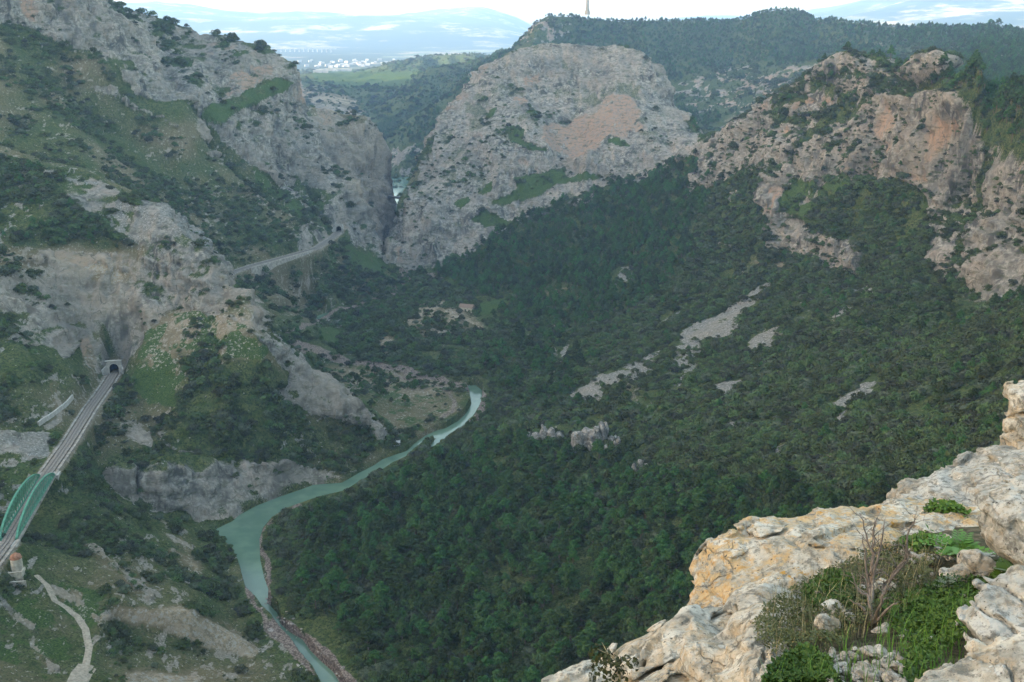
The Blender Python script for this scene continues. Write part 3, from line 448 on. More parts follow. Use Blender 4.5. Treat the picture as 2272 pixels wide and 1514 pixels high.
RAILA = [Z(a, b, -200) for a, b in ((-250, 1558), (-130, 1398), (0, 1222), (14, 1205), (104, 1050), (150, 985), (200, 905), (235, 857), (254, 827), (266, 806))]
RAILB = [Z(a, b, -200) for a, b in ((498, 613), (520, 602), (560, 588.5), (620, 573), (700, 551), (735, 529), (752, 514), (760, 506))]
rd = np.full(G0.shape, 60.0)
for k, q in enumerate((RAILA, RAILB)):
    for s_ in ([q[:4], q[4:]] if k == 0 else [q]):
        m = near(s_, 30); rd[m] = np.minimum(rd[m], sdist([p[:2] for p in s_], X[m], Y[m], False))
quiet = ss(0, 14, wd)*ss(5, 22, rd)*ss(1, 6, RR/14)
rk = M['rock']*(.35+.65*ss(.12, .4, steep)); og = M['orange']*M['rock']
vx, vy, vz_ = WX, WY, G0*.38
big = fbm(vx, vy, vz_, 34, 3, .5, s=1, ridged=True); mid = fbm(vx, vy, G0*.5, 11, 3, .55, s=5, ridged=True); fine = fbm(vx, vy, G0*.8, 3.6, 2, .6, s=9)
strata = np.abs(((G0+WX*.22+big*3)/7.5) % 1-.5)*2
huge = fbm(vx, vy, G0*.5, 85, 2, .5, s=3); flute = fbm(vx, vy, G0*.13, 13, 3, .55, s=6, ridged=True)
dn = rk*(huge*9+(big-.12)*11+(mid-.2)*5.5+(fine-.15)*2.0+(strata-.5)*np.where((PX < 640) & (RR < 900), 3.6, 2.2)+(flute-.2)*6.5*ss(.3, .6, steep))*far**.6*(1-.6*og)
dn = dn*np.clip(quiet, 0, 1)
soft = fbm(WX, WY, 0*WX, 70, 4, .5, s=15)*4.2+fbm(WX, WY, G0, 14, 3, .5, s=17)*1.1
gully = fbm(WX*1.0, WY*1.0, 0*WX, 38, 3, .5, s=21, ridged=True)*2.2*ss(.03, .2, steep)
dz = (1-.6*M['rock'])*(soft+gully)*quiet*far**.5*(1-.8*M['calm'])*np.where(RR < 250, ss(14, 60, RR), 1)
dz += fbm(WX, WY, G0, 2.5, 2, .5, s=25)*.35*quiet+M['scree']*fbm(WX, WY, G0, 4, 2, .6, s=27)*.5*quiet
TX, TY, TZ = X+N0[..., 0]*dn, Y+N0[..., 1]*dn, G0+N0[..., 2]*dn*.6+dz
def nrm_of(a, b_, c_):
    P3 = np.stack([a, b_, c_], -1); n = np.cross(np.gradient(P3, axis=1), np.gradient(P3, axis=0)); n /= np.linalg.norm(n, axis=-1, keepdims=True)+1e-9; n[n[..., 2] < 0] *= -1; return n
NF = nrm_of(blur(TX, 1, 1), blur(TY, 1, 1), blur(TZ, 1, 1))
hollow = ss(.05, -.35, mid+big-.75)                         # crevices hold soil and bushes
ledge = ss(.62, .84, NF[..., 2])*M['rock']*(1-og)           # so do ledges
domef = 1-.35*((PX > 870) & (PX < 1560) & (RR > 1050) & (RR < 1460)); crev = domef*np.clip(ledge*.8*ss(-.3, .25, fbm(WX, WY, G0, 20, 3, s=57))+hollow*.35*M['rock'], 0, 1)
M['rock'] = M['rock']*(1-.8*crev); M['grass'] = np.maximum(M['grass'], crev*.42*(RR > 620)); M['shrub'] = np.clip(M['shrub']+crev*.5, 0, 1.2)
# water bed, banks, rail benches
inr = (RR > 300) & (RR < 1300)
TZ = np.where(inr, np.maximum(TZ, -249.75+ss(0, 10, wd)*.9+.25*fbm(WX, WY, 0*WX, 3, 2, s=29)*ss(0, 3, wd)), TZ)
sb = pin([(556, 1150), (600, 1112), (640, 1118), (700, 1092), (765, 1078), (800, 1056), (845, 1032), (870, 1018), (920, 1000), (960, 985), (1000, 965), (1030, 940), (1100, 900), (1130, 1000), (900, 1150), (700, 1250), (600, 1300), (574, 1220)], PX, PY)
TZ = np.where((wd < 45) & sb & inr, np.minimum(TZ, -249.6+.10*np.maximum(wd, 0)), TZ)
TZ = np.where(wd < 1.2, np.minimum(TZ, -250.9+np.clip((wd+2)*.35, 0, 1.2)), TZ)
bench = ss(10, 3.8, rd); TZ = TZ*(1-bench)+(-200.75)*bench
TX = np.where(bench > .3, X, TX); TY = np.where(bench > .3, Y, TY)
M['soil'] = np.maximum(M['soil'], ss(7, 4.5, rd)*.7); M['scree'] = np.maximum(M['scree'], ss(7, 4.5, rd)*.5)
for k in ('pine', 'shrub'): M[k] = M[k]*ss(4.5, 8, rd)*ss(.5, 3, wd)
M['pine'] *= ss(9, 17, wd)*(1-sb*(wd < 22)); M['shrub'] = M['shrub']*(.35+.65*ss(3, 9, wd))
# ---------------------------------------------------------------- what can be seen from about here (to place plants only where they can show)
el = TZ/RR; run = np.maximum.accumulate(el, axis=0); vis = el >= run-14/RR-.004
PX1, PY1 = proj(TX, TY, TZ)
vis &= (PX1 > -160) & (PX1 < 2430) & (PY1 > -120) & (PY1 < 1680) & (RR > 150)
print('relief', round(time.time()-T0, 1))
# ---------------------------------------------------------------- material of the land
m = NT('limestone_and_maquis'); g = m.geo()
rock, orange, grass, scree = m.attr('ma'); soil, gravel, farw, _ = m.attr('mb')
nA = m.noise(g, .05, 5, .6); nB = m.noise(g, .35, 6, .65); nC = m.noise(g, 1.4, 4, .6); st = m.noise(m.mapv(g, (.28, .28, .035)), 1.0, 5, .6, .3); nD = m.noise(m.mapv(g, (.12, .12, .5)), 1, 5, .6)
ground = m.mix(m.ramp(nB, .36, .62), (.052, .082, .022), (.128, .142, .050))
ground = m.mix(m.math('MULTIPLY', m.ramp(nA, .5, .62), .6), ground, (.06, .10, .028)); nE = m.noise(g, .8, 6, .72)
ground = m.mix(m.ramp(nE, .5, .56), ground, (.036, .054, .018))
ground = m.mix(m.ramp(m.math('ADD', m.math('MULTIPLY', nC, .5), m.math('MULTIPLY', soil, .8)), .45, .85), ground, m.mix(m.ramp(soil, .6, 1.0), m.mix(nA, (.17, .135, .075), (.24, .20, .12)), m.mix(m.ramp(m.noise(g, .5, 6, .75), .4, .62), (.24, .20, .13), (.44, .355, .245))))
gr = m.mix(m.ramp(nC, .35, .65), (.036, .070, .018), (.095, .140, .036))
ground = m.mix(m.ramp(m.math('ADD', m.math('MULTIPLY', nB, .7), m.math('MULTIPLY', grass, .9)), .62, .95), ground, gr)
rc = m.mix(m.ramp(nB, .33, .67), (.15, .142, .125), (.46, .435, .375)); rc = m.mix(m.ramp(m.noise(m.mapv(g, (.16, .16, .018)), 1.0, 6, .68, .4), .44, .58), rc, m.mix(m.ramp(nA, .4, .6), (.085, .083, .075), (.44, .42, .37)))
rc = m.mix(m.math('MULTIPLY', m.ramp(m.noise(g, .022, 5, .62), .45, .6), .5), rc, m.mix(nC, (.12, .12, .11), (.24, .235, .21)))
rc = m.mix(m.math('MULTIPLY', m.ramp(nA, .46, .62), .38), rc, (.36, .28, .22))
oc = m.mix(m.ramp(st, .38, .62), (.43, .27, .175), (.30, .25, .205)); oc = m.mix(m.math('MULTIPLY', m.ramp(nB, .45, .65), .6), oc, (.25, .19, .15))
rc = m.mix(m.ramp(m.math('ADD', m.math('MULTIPLY', m.math('SUBTRACT', st, .5), 1.8), orange), .3, 1.0), rc, oc)
rc = m.mix(m.math('MULTIPLY', m.ramp(nD, .54, .64), .55), rc, (.065, .085, .035))
rc = m.mix(m.math('MULTIPLY', m.math('MULTIPLY', soil, rock), .6), rc, (.42, .34, .24))
ground = m.mix(m.ramp(m.math('ADD', m.noise(m.mapv(g, (1, 1, 1), (.3, .2, .5)), .55, 6, .75), m.math('MULTIPLY', soil, .15)), .66, .70), ground, (.40, .37, .31))
def warp(m, g, amt, sc): # coordinates pushed about by noise
    n = m.n.new('ShaderNodeTexNoise'); m.put(n.inputs['Vector'], g); n.inputs['Scale'].default_value = sc; n.inputs['Detail'].default_value = 5; v = m.n.new('ShaderNodeVectorMath'); v.operation = 'MULTIPLY_ADD'
    m.put(v.inputs[0], n.outputs['Color']); v.inputs[1].default_value = (amt,)*3; m.put(v.inputs[2], g); return v.outputs[0]
ck = m.voro(m.mapv(warp(m, g, 9, .09), (.085, .085, .03), (.12, .2, 0)), 1.0, 'DISTANCE_TO_EDGE'); ck2 = m.voro(m.mapv(warp(m, g, 4, .3), (.2, .2, .11), (.3, .1, .6)), 1.0, 'DISTANCE_TO_EDGE')
crk = m.math('MAXIMUM', m.ramp(ck, .035, .008), m.math('MULTIPLY', m.ramp(ck2, .04, .01), .5)); crk = m.math('MULTIPLY', m.math('MULTIPLY', crk, m.ramp(nB, .42, .56)), m.ramp(nA, .42, .58))
rc = m.mix(m.math('MULTIPLY', crk, .6), rc, (.07, .075, .05))
c = m.mix(m.ramp(m.math('ADD', m.math('MULTIPLY', m.math('SUBTRACT', nC, .5), .9), rock), .35, .65), ground, rc)
sc_ = m.mix(m.ramp(nC, .3, .7), (.13, .135, .12), (.42, .405, .37)); sc_ = m.mix(m.ramp(m.noise(g, .7, 6, .75), .5, .62), sc_, (.10, .11, .08)); sc_ = m.mix(m.ramp(m.voro(g, .5), .28, .12), sc_, (.50, .48, .44)); sc_ = m.mix(m.math('MULTIPLY', soil, .7), sc_, (.42, .33, .22))
c = m.mix(m.ramp(m.math('ADD', m.math('MULTIPLY', m.math('SUBTRACT', nC, .5), .8), scree), .35, .65), c, sc_)
gv = m.mix(m.ramp(m.voro(g, 1.1), .2, .8), (.34, .27, .225), (.13, .10, .08))
c = m.mix(m.ramp(m.math('ADD', m.math('MULTIPLY', m.math('SUBTRACT', nB, .5), 1.0), gravel), .35, .65), c, gv)
m.col(c); m.b.inputs['Roughness'].default_value = .95; m.b.inputs['Specular IOR Level'].default_value = .1
hgt = m.math('ADD', m.math('MULTIPLY', nB, 1.6), m.math('ADD', m.math('MULTIPLY', m.noise(g, 2.8, 3, .7), .35), m.math('MULTIPLY', m.math('SUBTRACT', st, m.math('MULTIPLY', crk, .5)), m.math('MULTIPLY', rock, 1.2)))); m.bump(hgt, 1.3, .9)
LAND = m.m
def put_attr(me, name, arrs):
    a = me.attributes.new(name, 'FLOAT_COLOR', 'POINT'); a.data.foreach_set('color', np.stack([np.asarray(q, np.float32).ravel() for q in arrs], -1).ravel())
co = np.stack([TX, TY, TZ], -1).reshape(-1, 3).astype(np.float32)
# normals of the whole land, kept where it is divided into its hills
att = [M['rock'], M['orange'], M['grass'], M['scree'], M['soil'], M['gravel'], 0*G0, 1+0*G0]
ci, cj = np.meshgrid(np.arange(NR-1), np.arange(NC-1), indexing='ij'); q0 = ci*NC+cj
QUAD = np.stack([q0, q0+1, q0+NC+1, q0+NC], -1)
cpx, cpy, crr = PX[:-1, :-1], PY[:-1, :-1], RR[:-1, :-1]
REG = np.zeros(crr.shape, int)
def reg(k, poly, r0, r1): REG[pin(poly, cpx, cpy) & (crr > r0) & (crr < r1)] = k
reg(1, [(874, 600), (862, 562), (859, 522), (869, 490), (884, 460), (900, 423), (929, 371), (963, 318), (997, 268), (1026, 229), (1058, 196), (1086, 159), (1126, 123), (1163, 109), (1200, 104), (1300, 103), (1370, 107), (1424, 123), (1457, 153), (1474, 188), (1480, 228), (1508, 250), (1538, 278), (1546, 310), (1540, 345), (1480, 362), (1400, 392), (1300, 436), (1230, 458), (1150, 498), (1075, 540), (1000, 580), (925, 606)], 1060, 1460)
reg(2, [(230, -300), (290, 10), (400, 40), (490, 64), (600, 94), (664, 142), (686, 232), (812, 240), (858, 370), (868, 480), (868, 570), (856, 594), (835, 585), (780, 535), (765, 500), (735, 500), (720, 508), (700, 480), (660, 445), (600, 400), (540, 360), (480, 300), (430, 243), (330, 140), (270, 70), (180, -60), (120, -300)], 1040, 1420)
REG[(crr > 1560)] = 3
REG[(REG == 0) & (cpx > 1545) & (cpy < 700) & (crr > 560)] = 4
REG[(REG == 0) & (cpx < 900) & (crr < 1500) & (crr > 300) & ((cpy < 620) | (cpx < 620))] = 5
for k, nm in enumerate(('valley_terrain', 'dome_hill', 'gorge_hill', 'ridge_hill', 'cliff_mountain', 'slope_mountain')):
    q = QUAD[REG == k]
    if k == 0: q = q
    u, inv = np.unique(q, return_inverse=True)
    me = mesh_np(nm, co[u], inv.reshape(-1, 4), [LAND])
    for nme, aa in (('ma', att[:4]), ('mb', att[4:])): put_attr(me, nme, [np.asarray(a).ravel()[u] for a in aa])
    tag(link(nm, me), kind='structure')
print('land', len(co), round(time.time()-T0, 1))
# ================================================================ the land all around, the far plain and its hills, water
def polar(name, az, rs, hf, mat, attrs=None, noise=0):
    x = np.sin(az)[None]*rs[:, None]; y = np.cos(az)[None]*rs[:, None]; z = hf(x, y, az[None]+0*x, rs[:, None]+0*x)
    nr, nc = x.shape; i = (np.arange(nr-1)[:, None]*nc+np.arange(nc-1)[None]).ravel()
    me = mesh_np(name, np.stack([x, y, z], -1).reshape(-1, 3), np.stack([i, i+1, i+nc+1, i+nc], -1), [mat])
    for k, v in (attrs(x, y, z) if attrs else {}).items(): put_attr(me, k, v)
    return tag(link(name, me), kind='structure')
D = math.degrees
def ring(x, y, az, r):
    a = np.degrees(az); w_ = np.clip((a-34)/292, 0, 1)                    # from the right edge round behind to the left edge
    zr_ = np.interp(r, RS, TZ[:, -1]); zl_ = np.interp(r, RS, TZ[:, 0])
    west = ss(195, 235, a); north = ss(336, 312, a)*.25+.75
    wz = np.interp(r, [14, 60, 150, 300, 700, 1200, 2000, 2800, 3600, 4600], [-13, -100, -195, -205, -150, 60, WEST_H*.75, WEST_H, WEST_H*.6, 0])  # western ridge, height shaped to keep the low sun off the valley
    bk = np.interp(r, [14, 60, 200, 700, 1500, 4600], [-6, 5, 35, 90, 60, -80])
    z = bk*(1-west)+wz*west
    z = z*ss(34, 80, a)+zr_*(1-ss(34, 80, a)); k = ss(306, 326, a); z = z*(1-k)+zl_*k
    return z+fbm(x, y, 0*x, 260, 5, .5, s=71)*np.clip(r/60, .1, 26)*ss(34, 40, a)*ss(326, 318, a)
one = lambda x: 0*x+1
polar('outer_shade_mountain', np.radians(np.linspace(34, 326, 380)), np.geomspace(14, 4600, 170), ring, LAND, lambda x, y, z: {'ma': [ss(.1, .6, fbm(x, y, z, 90, 4, s=73)), 0*x, 0*x, 0*x], 'mb': [.4*one(x), 0*x, 0*x, one(x)]})  # unseen ring of land; its west side is raised to shade the valley
def farz(x, y, az, r):
    a = np.degrees(az); t = ss(4600, 5000, r)
    z = np.interp(r, [4600, 5200, 6500, 8000], [-178, -182, -170, -155])
    lf = ss(4, -2, a); f = fbm(x, y, 0*x, 3600, 4, .42, s=81); rg = fbm(x, y, 0*x, 2200, 4, .42, s=85, ridged=True)
    hills = ss(7600, 11500, r)*(165+200*f+150*rg)
    z = z+hills*lf+fbm(x, y, 0*x, 500, 3, s=83)*6*t
    zc = np.interp(r, [4600, 6500, 8200, 9500, 12000], [-178, -60, 120, 300, 330])
    up = np.interp(a, [4, 13, 16, 19, 24, 34], [.35, .45, .62, .86, 1.1, 1.2])
    zm = -178+(zc+178)*up+(f*90+rg*80)*ss(6000, 8500, r)
    w_ = ss(2, 9, a); z = z*(1-w_)+zm*w_
    z0 = np.interp(a, np.degrees(AZ), TZ[-1]); return z*t+z0*(1-t)-6*ss(15000, 17500, r)*60
def fara(x, y, z):
    n = fbm(x, y, z, 350, 4, .55, s=91); flat_ = ss(9000, 7000, np.hypot(x, y))
    return {'ma': [0*x, 0*x, ss(-.1, .35, n)*flat_+ss(.15, .5, fbm(x, y, z, 700, 3, s=93))*(1-flat_)*.5, 0*x], 'mb': [ss(.25, -.2, n), 0*x, 0*x, one(x)]}
# cultivated far land: bigger patches than the near brush
m = NT('far_fields'); g = m.geo(); r_, o_, gr_, s_ = m.attr('ma'); so_, _, _, _ = m.attr('mb')
nF = m.voro(g, .004, out='Color'); q = m.n.new('ShaderNodeSeparateColor'); m.t.links.new(nF, q.inputs[0]); nG = m.noise(g, .01, 5, .6)
c = m.mix(m.ramp(nG, .45, .6), (.07, .085, .04), (.36, .29, .17)); c = m.mix(m.math('MULTIPLY', gr_, m.ramp(q.outputs[0], .35, .6)), c, (.20, .24, .06)); c = m.mix(m.math('MULTIPLY', so_, m.ramp(q.outputs[1], .5, .7)), c, (.46, .36, .24))
c = m.mix(m.ramp(m.noise(g, .0016, 7, .6), .40, .50), c, (.045, .06, .035))
m.col(c); FARM = m.m
polar('far_plain', np.radians(np.linspace(-36, 36, 620)), np.geomspace(4600, 17500, 420), farz, FARM, fara)
polar('outer_plain', np.radians(np.linspace(36, 324, 160)), np.geomspace(4600, 17500, 40), lambda x, y, az, r: -100+fbm(x, y, 0*x, 2500, 4, s=95)*160-300*ss(14000, 17500, r)+0*r, FARM, fara)
# water
def water_mat(name, c, c2):
    m = NT(name); g = m.geo(); m.col(m.mix(m.ramp(m.noise(g, .05, 3), .4, .6), c, c2)); m.b.inputs['Roughness'].default_value = .13; m.b.inputs['Specular IOR Level'].default_value = .5
    m.bump(m.noise(m.mapv(g, (.8, .5, 1)), 1.0, 4, .6), .06, .5); return m.m
WAT = water_mat('river_water', (.10, .17, .12), (.14, .22, .15))
xs = [p[0] for p in RIVW[0]]; ys = [p[1] for p in RIVW[0]]
b = MB()
b.add([(min(xs)-20, min(ys)-60, -250), (max(xs)+20, min(ys)-60, -250), (max(xs)+20, max(ys)+25, -250), (min(xs)-20, max(ys)+25, -250)], [(0, 1, 2, 3)])
xs = [p[0] for p in RIVW[1]]; ys = [p[1] for p in RIVW[1]]
b.add([(min(xs)-8, min(ys)-8, -250), (max(xs)+8, min(ys)-8, -250), (max(xs)+8, max(ys)+8, -250), (min(xs)-8, max(ys)+8, -250)], [(0, 1, 2, 3)])
tag(b.build('river', WAT), kind='structure')
b = MB(); b.add([H(820, 1380, -250), H(1100, 1380, -250), H(1250, 1900, -250), H(700, 1900, -250)], [(0, 1, 2, 3)]); tag(b.build('lake', water_mat('lake_water', (.11, .21, .17), (.13, .24, .19))), kind='structure')
# ================================================================ plants
def leaf_mat(name, a, b_, rough=.7):
    m = NT(name); n = m.noise(m.objc(), 1.2, 3); c = m.mix(m.ramp(n, .35, .65), a, b_)
    hs = m.n.new('ShaderNodeHueSaturation'); m.put(hs.inputs['Color'], c); m.put(hs.inputs['Value'], m.math('ADD', m.math('MULTIPLY', m.rnd(), 1.0), .44)); m.put(hs.inputs['Hue'], m.math('ADD', m.math('MULTIPLY', m.rnd(), .07), .455))
    m.col(hs.outputs[0]); m.b.inputs['Roughness'].default_value = rough; return m.m
PINE = leaf_mat('pine_needles', (.026, .064, .018), (.072, .132, .028)); OAK = leaf_mat('bush_leaves', (.040, .068, .022), (.095, .130, .040)); BARK = flat('bark', (.13, .10, .08))
DRY = leaf_mat('greyish_bush_leaves', (.06, .075, .045), (.10, .115, .065))
def leaf_cloud(clumps, n, size, seed, flatz=.7, mat=PINE, name='crown'):
    """many small leaf faces through the volume of several clumps"""
    r = np.random.default_rng(seed); co = []; 
    w_ = np.array([c[3]**2 for c in clumps]); w_ /= w_.sum(); pick = r.choice(len(clumps), n, p=w_)
    C = np.array(clumps)[pick]; d = r.normal(size=(n, 3)); d /= np.linalg.norm(d, axis=1)[:, None]; d[:, 2] = np.where(d[:, 2] < -.35, -d[:, 2], d[:, 2])
    rad = C[:, 3]*(1-.45*r.random(n)**2); c = C[:, :3]+d*rad[:, None]*np.array([1, 1, flatz])
    nrm = d+r.normal(size=(n, 3))*.45; nrm /= np.linalg.norm(nrm, axis=1)[:, None]
    t = np.cross(nrm, r.normal(size=(n, 3))); t /= np.linalg.norm(t, axis=1)[:, None]; bt = np.cross(nrm, t); s = size*(.6+.8*r.random(n))[:, None]
    V = np.stack([c-t*s*.9, c+bt*s*.55+nrm*s*.12, c+t*s, c-bt*s*.6], 1).reshape(-1, 3)
    return mesh_np(name, V, np.arange(4*n).reshape(-1, 4), [mat], False)
def pine_parts(seed):
    r = random.Random(seed); h = 1.0; cl = []                       # unit tree: 8 m tall, 6.5 m wide
    k = r.choice((9, 11, 12))
    for i in range(k):
        t = i/(k-1); a = i*2.4+r.random(); ro = (1-t)**.6*2.5*r.uniform(.65, 1.1); z = 2.6+t*4.3+r.uniform(-.4, .4)
        cl.append((ro*math.cos(a), ro*math.sin(a), z, r.uniform(1.0, 1.55)*(1-.25*t)))
    cl.append((0, 0, 4.6, 1.9))
    me = leaf_cloud(cl, 1500, .27, seed, .72)
    b = MB(); top = Vector((r.uniform(-.3, .3), r.uniform(-.3, .3), 6.4)); b.tube([(0, 0, -.8), (.05, 0, 1.5), (top[0]*.5, top[1]*.5, 4), top], [.26, .2, .13, .05], 6)
    for c in cl[:6]: b.tube([(0, 0, c[2]*.62), (c[0]*.55, c[1]*.55, c[2]*.85), c[:3]], [.1, .07, .03], 4)
    tm = bpy.data.meshes.new('trunk'); tm.from_pydata(b.v, [], b.f); tm.materials.append(BARK); return me, tm
PINES = [pine_parts(s) for s in range(4)]
def bush_mesh(seed, mat):
    r = random.Random(seed); k = r.choice((4, 5, 6)); cl = [(0, 0, .45, .62)]
    for i in range(k): a = i*6.28/k+r.random(); q = r.uniform(.35, .75); cl.append((q*math.cos(a), q*math.sin(a), r.uniform(.2, .5), r.uniform(.3, .5)))
    return leaf_cloud(cl, 300, .13, seed+50, .85, mat, 'bush')
BUSHES = [bush_mesh(s, m_) for s, m_ in ((1, OAK), (2, OAK), (3, DRY))]
# --- scatter on the land that shows
AREA = np.linalg.norm(np.cross(np.stack([np.gradient(q, axis=0) for q in (TX, TY, TZ)], -1), np.stack([np.gradient(q, axis=1) for q in (TX, TY, TZ)], -1)), axis=-1)
AH = np.abs(AREA)
def scatter(dens, seed):
    r = np.random.default_rng(seed); n = r.poisson(np.clip(dens*AH*vis, 0, 4)); idx = np.repeat(np.arange(n.size), n.ravel()); i, j = np.unravel_index(idx, n.shape)
    i = np.clip(i, 0, NR-2); j = np.clip(j, 0, NC-2); a, b_ = r.random(len(i)), r.random(len(i))
    f = lambda A: A[i, j]*(1-a)*(1-b_)+A[i+1, j]*a*(1-b_)+A[i, j+1]*(1-a)*b_+A[i+1, j+1]*a*b_
    return np.stack([f(TX), f(TY), f(TZ)], -1), i, j, r
PATHW = [Z(a, b, -216)[:2] for a, b in ((172, 1512), (190, 1480), (198, 1440), (190, 1400), (172, 1370), (150, 1352), (122, 1335), (105, 1300), (82, 1280))]
pm = near(PATHW, 20); M['shrub'][pm] *= ss(2.5, 7, sdist(PATHW, X[pm], Y[pm], False))
nP = fbm(TX, TY, 0*TX, 45, 3, .5, s=101); nS = fbm(TX, TY, 0*TX, 16, 3, .6, s=105); slopev = np.clip(1-steep*1.2, .05, 1)
pd = M['pine']*ss(-.75, .1, nP+M['pine']-.35)*(1-.9*(M['scree'] > .5))*(1-.85*M['rock'])
far_thin = np.clip(1300/RR, .12, 1)**.5
dp = pd*.030*far_thin*np.where(RR > 1500, .8, 1)
pp, i_, j_, r_ = scatter(dp, 5)
psc = (.72+.95*r_.random(len(pp))**1.3)*np.where(RR[i_, j_] > 1500, .85, 1)*np.where(M['pine'][i_, j_] < .5, .7, 1)*.9
sd_ = np.clip(M['shrub'], 0, 1)*(1-.6*ss(.3, .8, pd))*(1-.25*(M['scree'] > .5))*np.where(M['grass'] > .7, .75, 1)*ss(-.45, .45, nS*1.6+fbm(TX, TY, 0*TX, 60, 2, s=107)+M['shrub']*1.5-.8)*(1-.55*M['rock'])*np.where(wd < 2, 0, 1)
ds = sd_*.15*np.clip(900/RR, .1, 1.6)**1.6
pb, ib, jb, rb = scatter(ds, 9)
ssc = (.7+rb.random(len(pb))**2.2*2.9)*(1+.35*(RR[ib, jb] < 620))*np.clip((RR[ib, jb]/700)**.75, .72, 3)*np.where(M['rock'][ib, jb] > .5, .62, 1)*(1+.35*(M['shrub'][ib, jb] > .7))
def in_frame(p, mrg=0): a, b_ = proj(p[:, 0], p[:, 1], p[:, 2]); return (a > -mrg) & (a < 2272+mrg) & (b_ > 0) & (b_ < 1514+mrg)
# the foreground ledge hides some of the woods
FG = [(1190, 1540), (1240, 1470), (1400, 1385), (1500, 1340), (1560, 1230), (1640, 1180), (1830, 1150), (2000, 1145), (2040, 1110), (2160, 1040), (2240, 1000), (2250, 840), (2400, 800), (2400, 1600)]
def shown(p): a, b_ = proj(p[:, 0], p[:, 1], p[:, 2]); return in_frame(p) & ~pin(FG, a, b_)
def split300(p, s, n=300):
    size = s/np.hypot(p[:, 0], p[:, 1]); size = np.where(shown(p), size, 0); k = np.argsort(-size)[:n]; rest = np.ones(len(p), bool); rest[k] = False; return k, rest
def stuff(name, p, s, srcs, label_kind, seed):
    me = bpy.data.meshes.new(name); me.vertices.add(len(p)); me.vertices.foreach_set('co', p.astype(np.float32).ravel()); r = np.random.default_rng(seed)
    for nm, v in (('scl', s), ('rot', r.random(len(p))*6.283), ('hgt', .85+.35*r.random(len(p)))):
        a = me.attributes.new(nm, 'FLOAT', 'POINT'); a.data.foreach_set('value', v.astype(np.float32))
    a = me.attributes.new('kind_id', 'INT', 'POINT'); a.data.foreach_set('value', r.integers(0, len(srcs), len(p)).astype(np.int32))
    o = link(name, me); ng = bpy.data.node_groups.new(name, 'GeometryNodeTree'); N = ng.nodes; Lk = ng.links.new
    ng.interface.new_socket('Geometry', in_out='INPUT', socket_type='NodeSocketGeometry'); ng.interface.new_socket('Geometry', in_out='OUTPUT', socket_type='NodeSocketGeometry')
    gi, go = N.new('NodeGroupInput'), N.new('NodeGroupOutput'); jn = N.new('GeometryNodeJoinGeometry'); ip = N.new('GeometryNodeInstanceOnPoints')
    for grp in reversed(srcs):
        j1 = N.new('GeometryNodeJoinGeometry')
        for ob in grp:
            oi = N.new('GeometryNodeObjectInfo'); oi.transform_space = 'ORIGINAL'; oi.inputs['Object'].default_value = ob; Lk(oi.outputs['Geometry'], j1.inputs[0])
        g2 = N.new('GeometryNodeGeometryToInstance'); Lk(j1.outputs[0], g2.inputs[0]); Lk(g2.outputs[0], jn.inputs[0])
    def at(nm, t='FLOAT'): a = N.new('GeometryNodeInputNamedAttribute'); a.data_type = t; a.inputs[0].default_value = nm; return a.outputs[0]
    Lk(gi.outputs[0], ip.inputs['Points']); Lk(jn.outputs[0], ip.inputs['Instance']); ip.inputs['Pick Instance'].default_value = True; Lk(at('kind_id', 'INT'), ip.inputs['Instance Index'])
    cx_ = N.new('ShaderNodeCombineXYZ'); Lk(at('rot'), cx_.inputs[2]); Lk(cx_.outputs[0], ip.inputs['Rotation'])
    mu = N.new('ShaderNodeMath'); mu.operation = 'MULTIPLY'; Lk(at('scl'), mu.inputs[0]); Lk(at('hgt'), mu.inputs[1])
    c2 = N.new('ShaderNodeCombineXYZ'); s_ = at('scl'); Lk(s_, c2.inputs[0]); Lk(s_, c2.inputs[1]); Lk(mu.outputs[0], c2.inputs[2]); Lk(c2.outputs[0], ip.inputs['Scale']); Lk(ip.outputs[0], go.inputs[0])
    md = o.modifiers.new('scatter', 'NODES'); md.node_group = ng; tag(o, kind='stuff'); return o
k, rest = split300(pp, psc)
PL = 'dark green pine tree with a rounded crown in the wood on the valley floor'
crowns = []
for n_, q in enumerate(k):
    v = n_ % 4; e = bpy.data.objects.new('pine_tree', None); COL.objects.link(e); e.location = pp[q]; e.rotation_euler = (random.uniform(-.05, .05), random.uniform(-.05, .05), random.uniform(0, 6.28)); e.scale = (psc[q], psc[q], psc[q]*random.uniform(.9, 1.15))
    tag(e, PL, 'tree', 'pine trees in the wood below the ledge')
    c_ = link('crown', PINES[v][0], e); t_ = link('trunk', PINES[v][1], e); crowns.append((c_, t_))
stuff('forest', pp[rest], psc[rest], [list(c_) for c_ in crowns[:4]], 'pine', 3)
lf = proj(pb[:, 0], pb[:, 1], pb[:, 2])[0] < 760
k, rest = split300(pb, ssc*lf)
bo = []
for n_, q in enumerate(k):
    o = link('shrub', BUSHES[n_ % 3], None, pb[q]+[0, 0, -.15*ssc[q]], (0, 0, random.uniform(0, 6.28)), (ssc[q], ssc[q], ssc[q]*random.uniform(.8, 1.1))); bo.append(o)
    tag(o, 'rounded dark green shrub dotting the stony slope beside the railway and river', 'shrub', 'shrubs dotting the left bank slope')
stuff('maquis_undergrowth', pb[rest], ssc[rest], [[bo[0]], [bo[1]], [bo[0]], [bo[1]], [bo[2]]], 'bush', 4)
print('plants', len(pp), len(pb), round(time.time()-T0, 1))
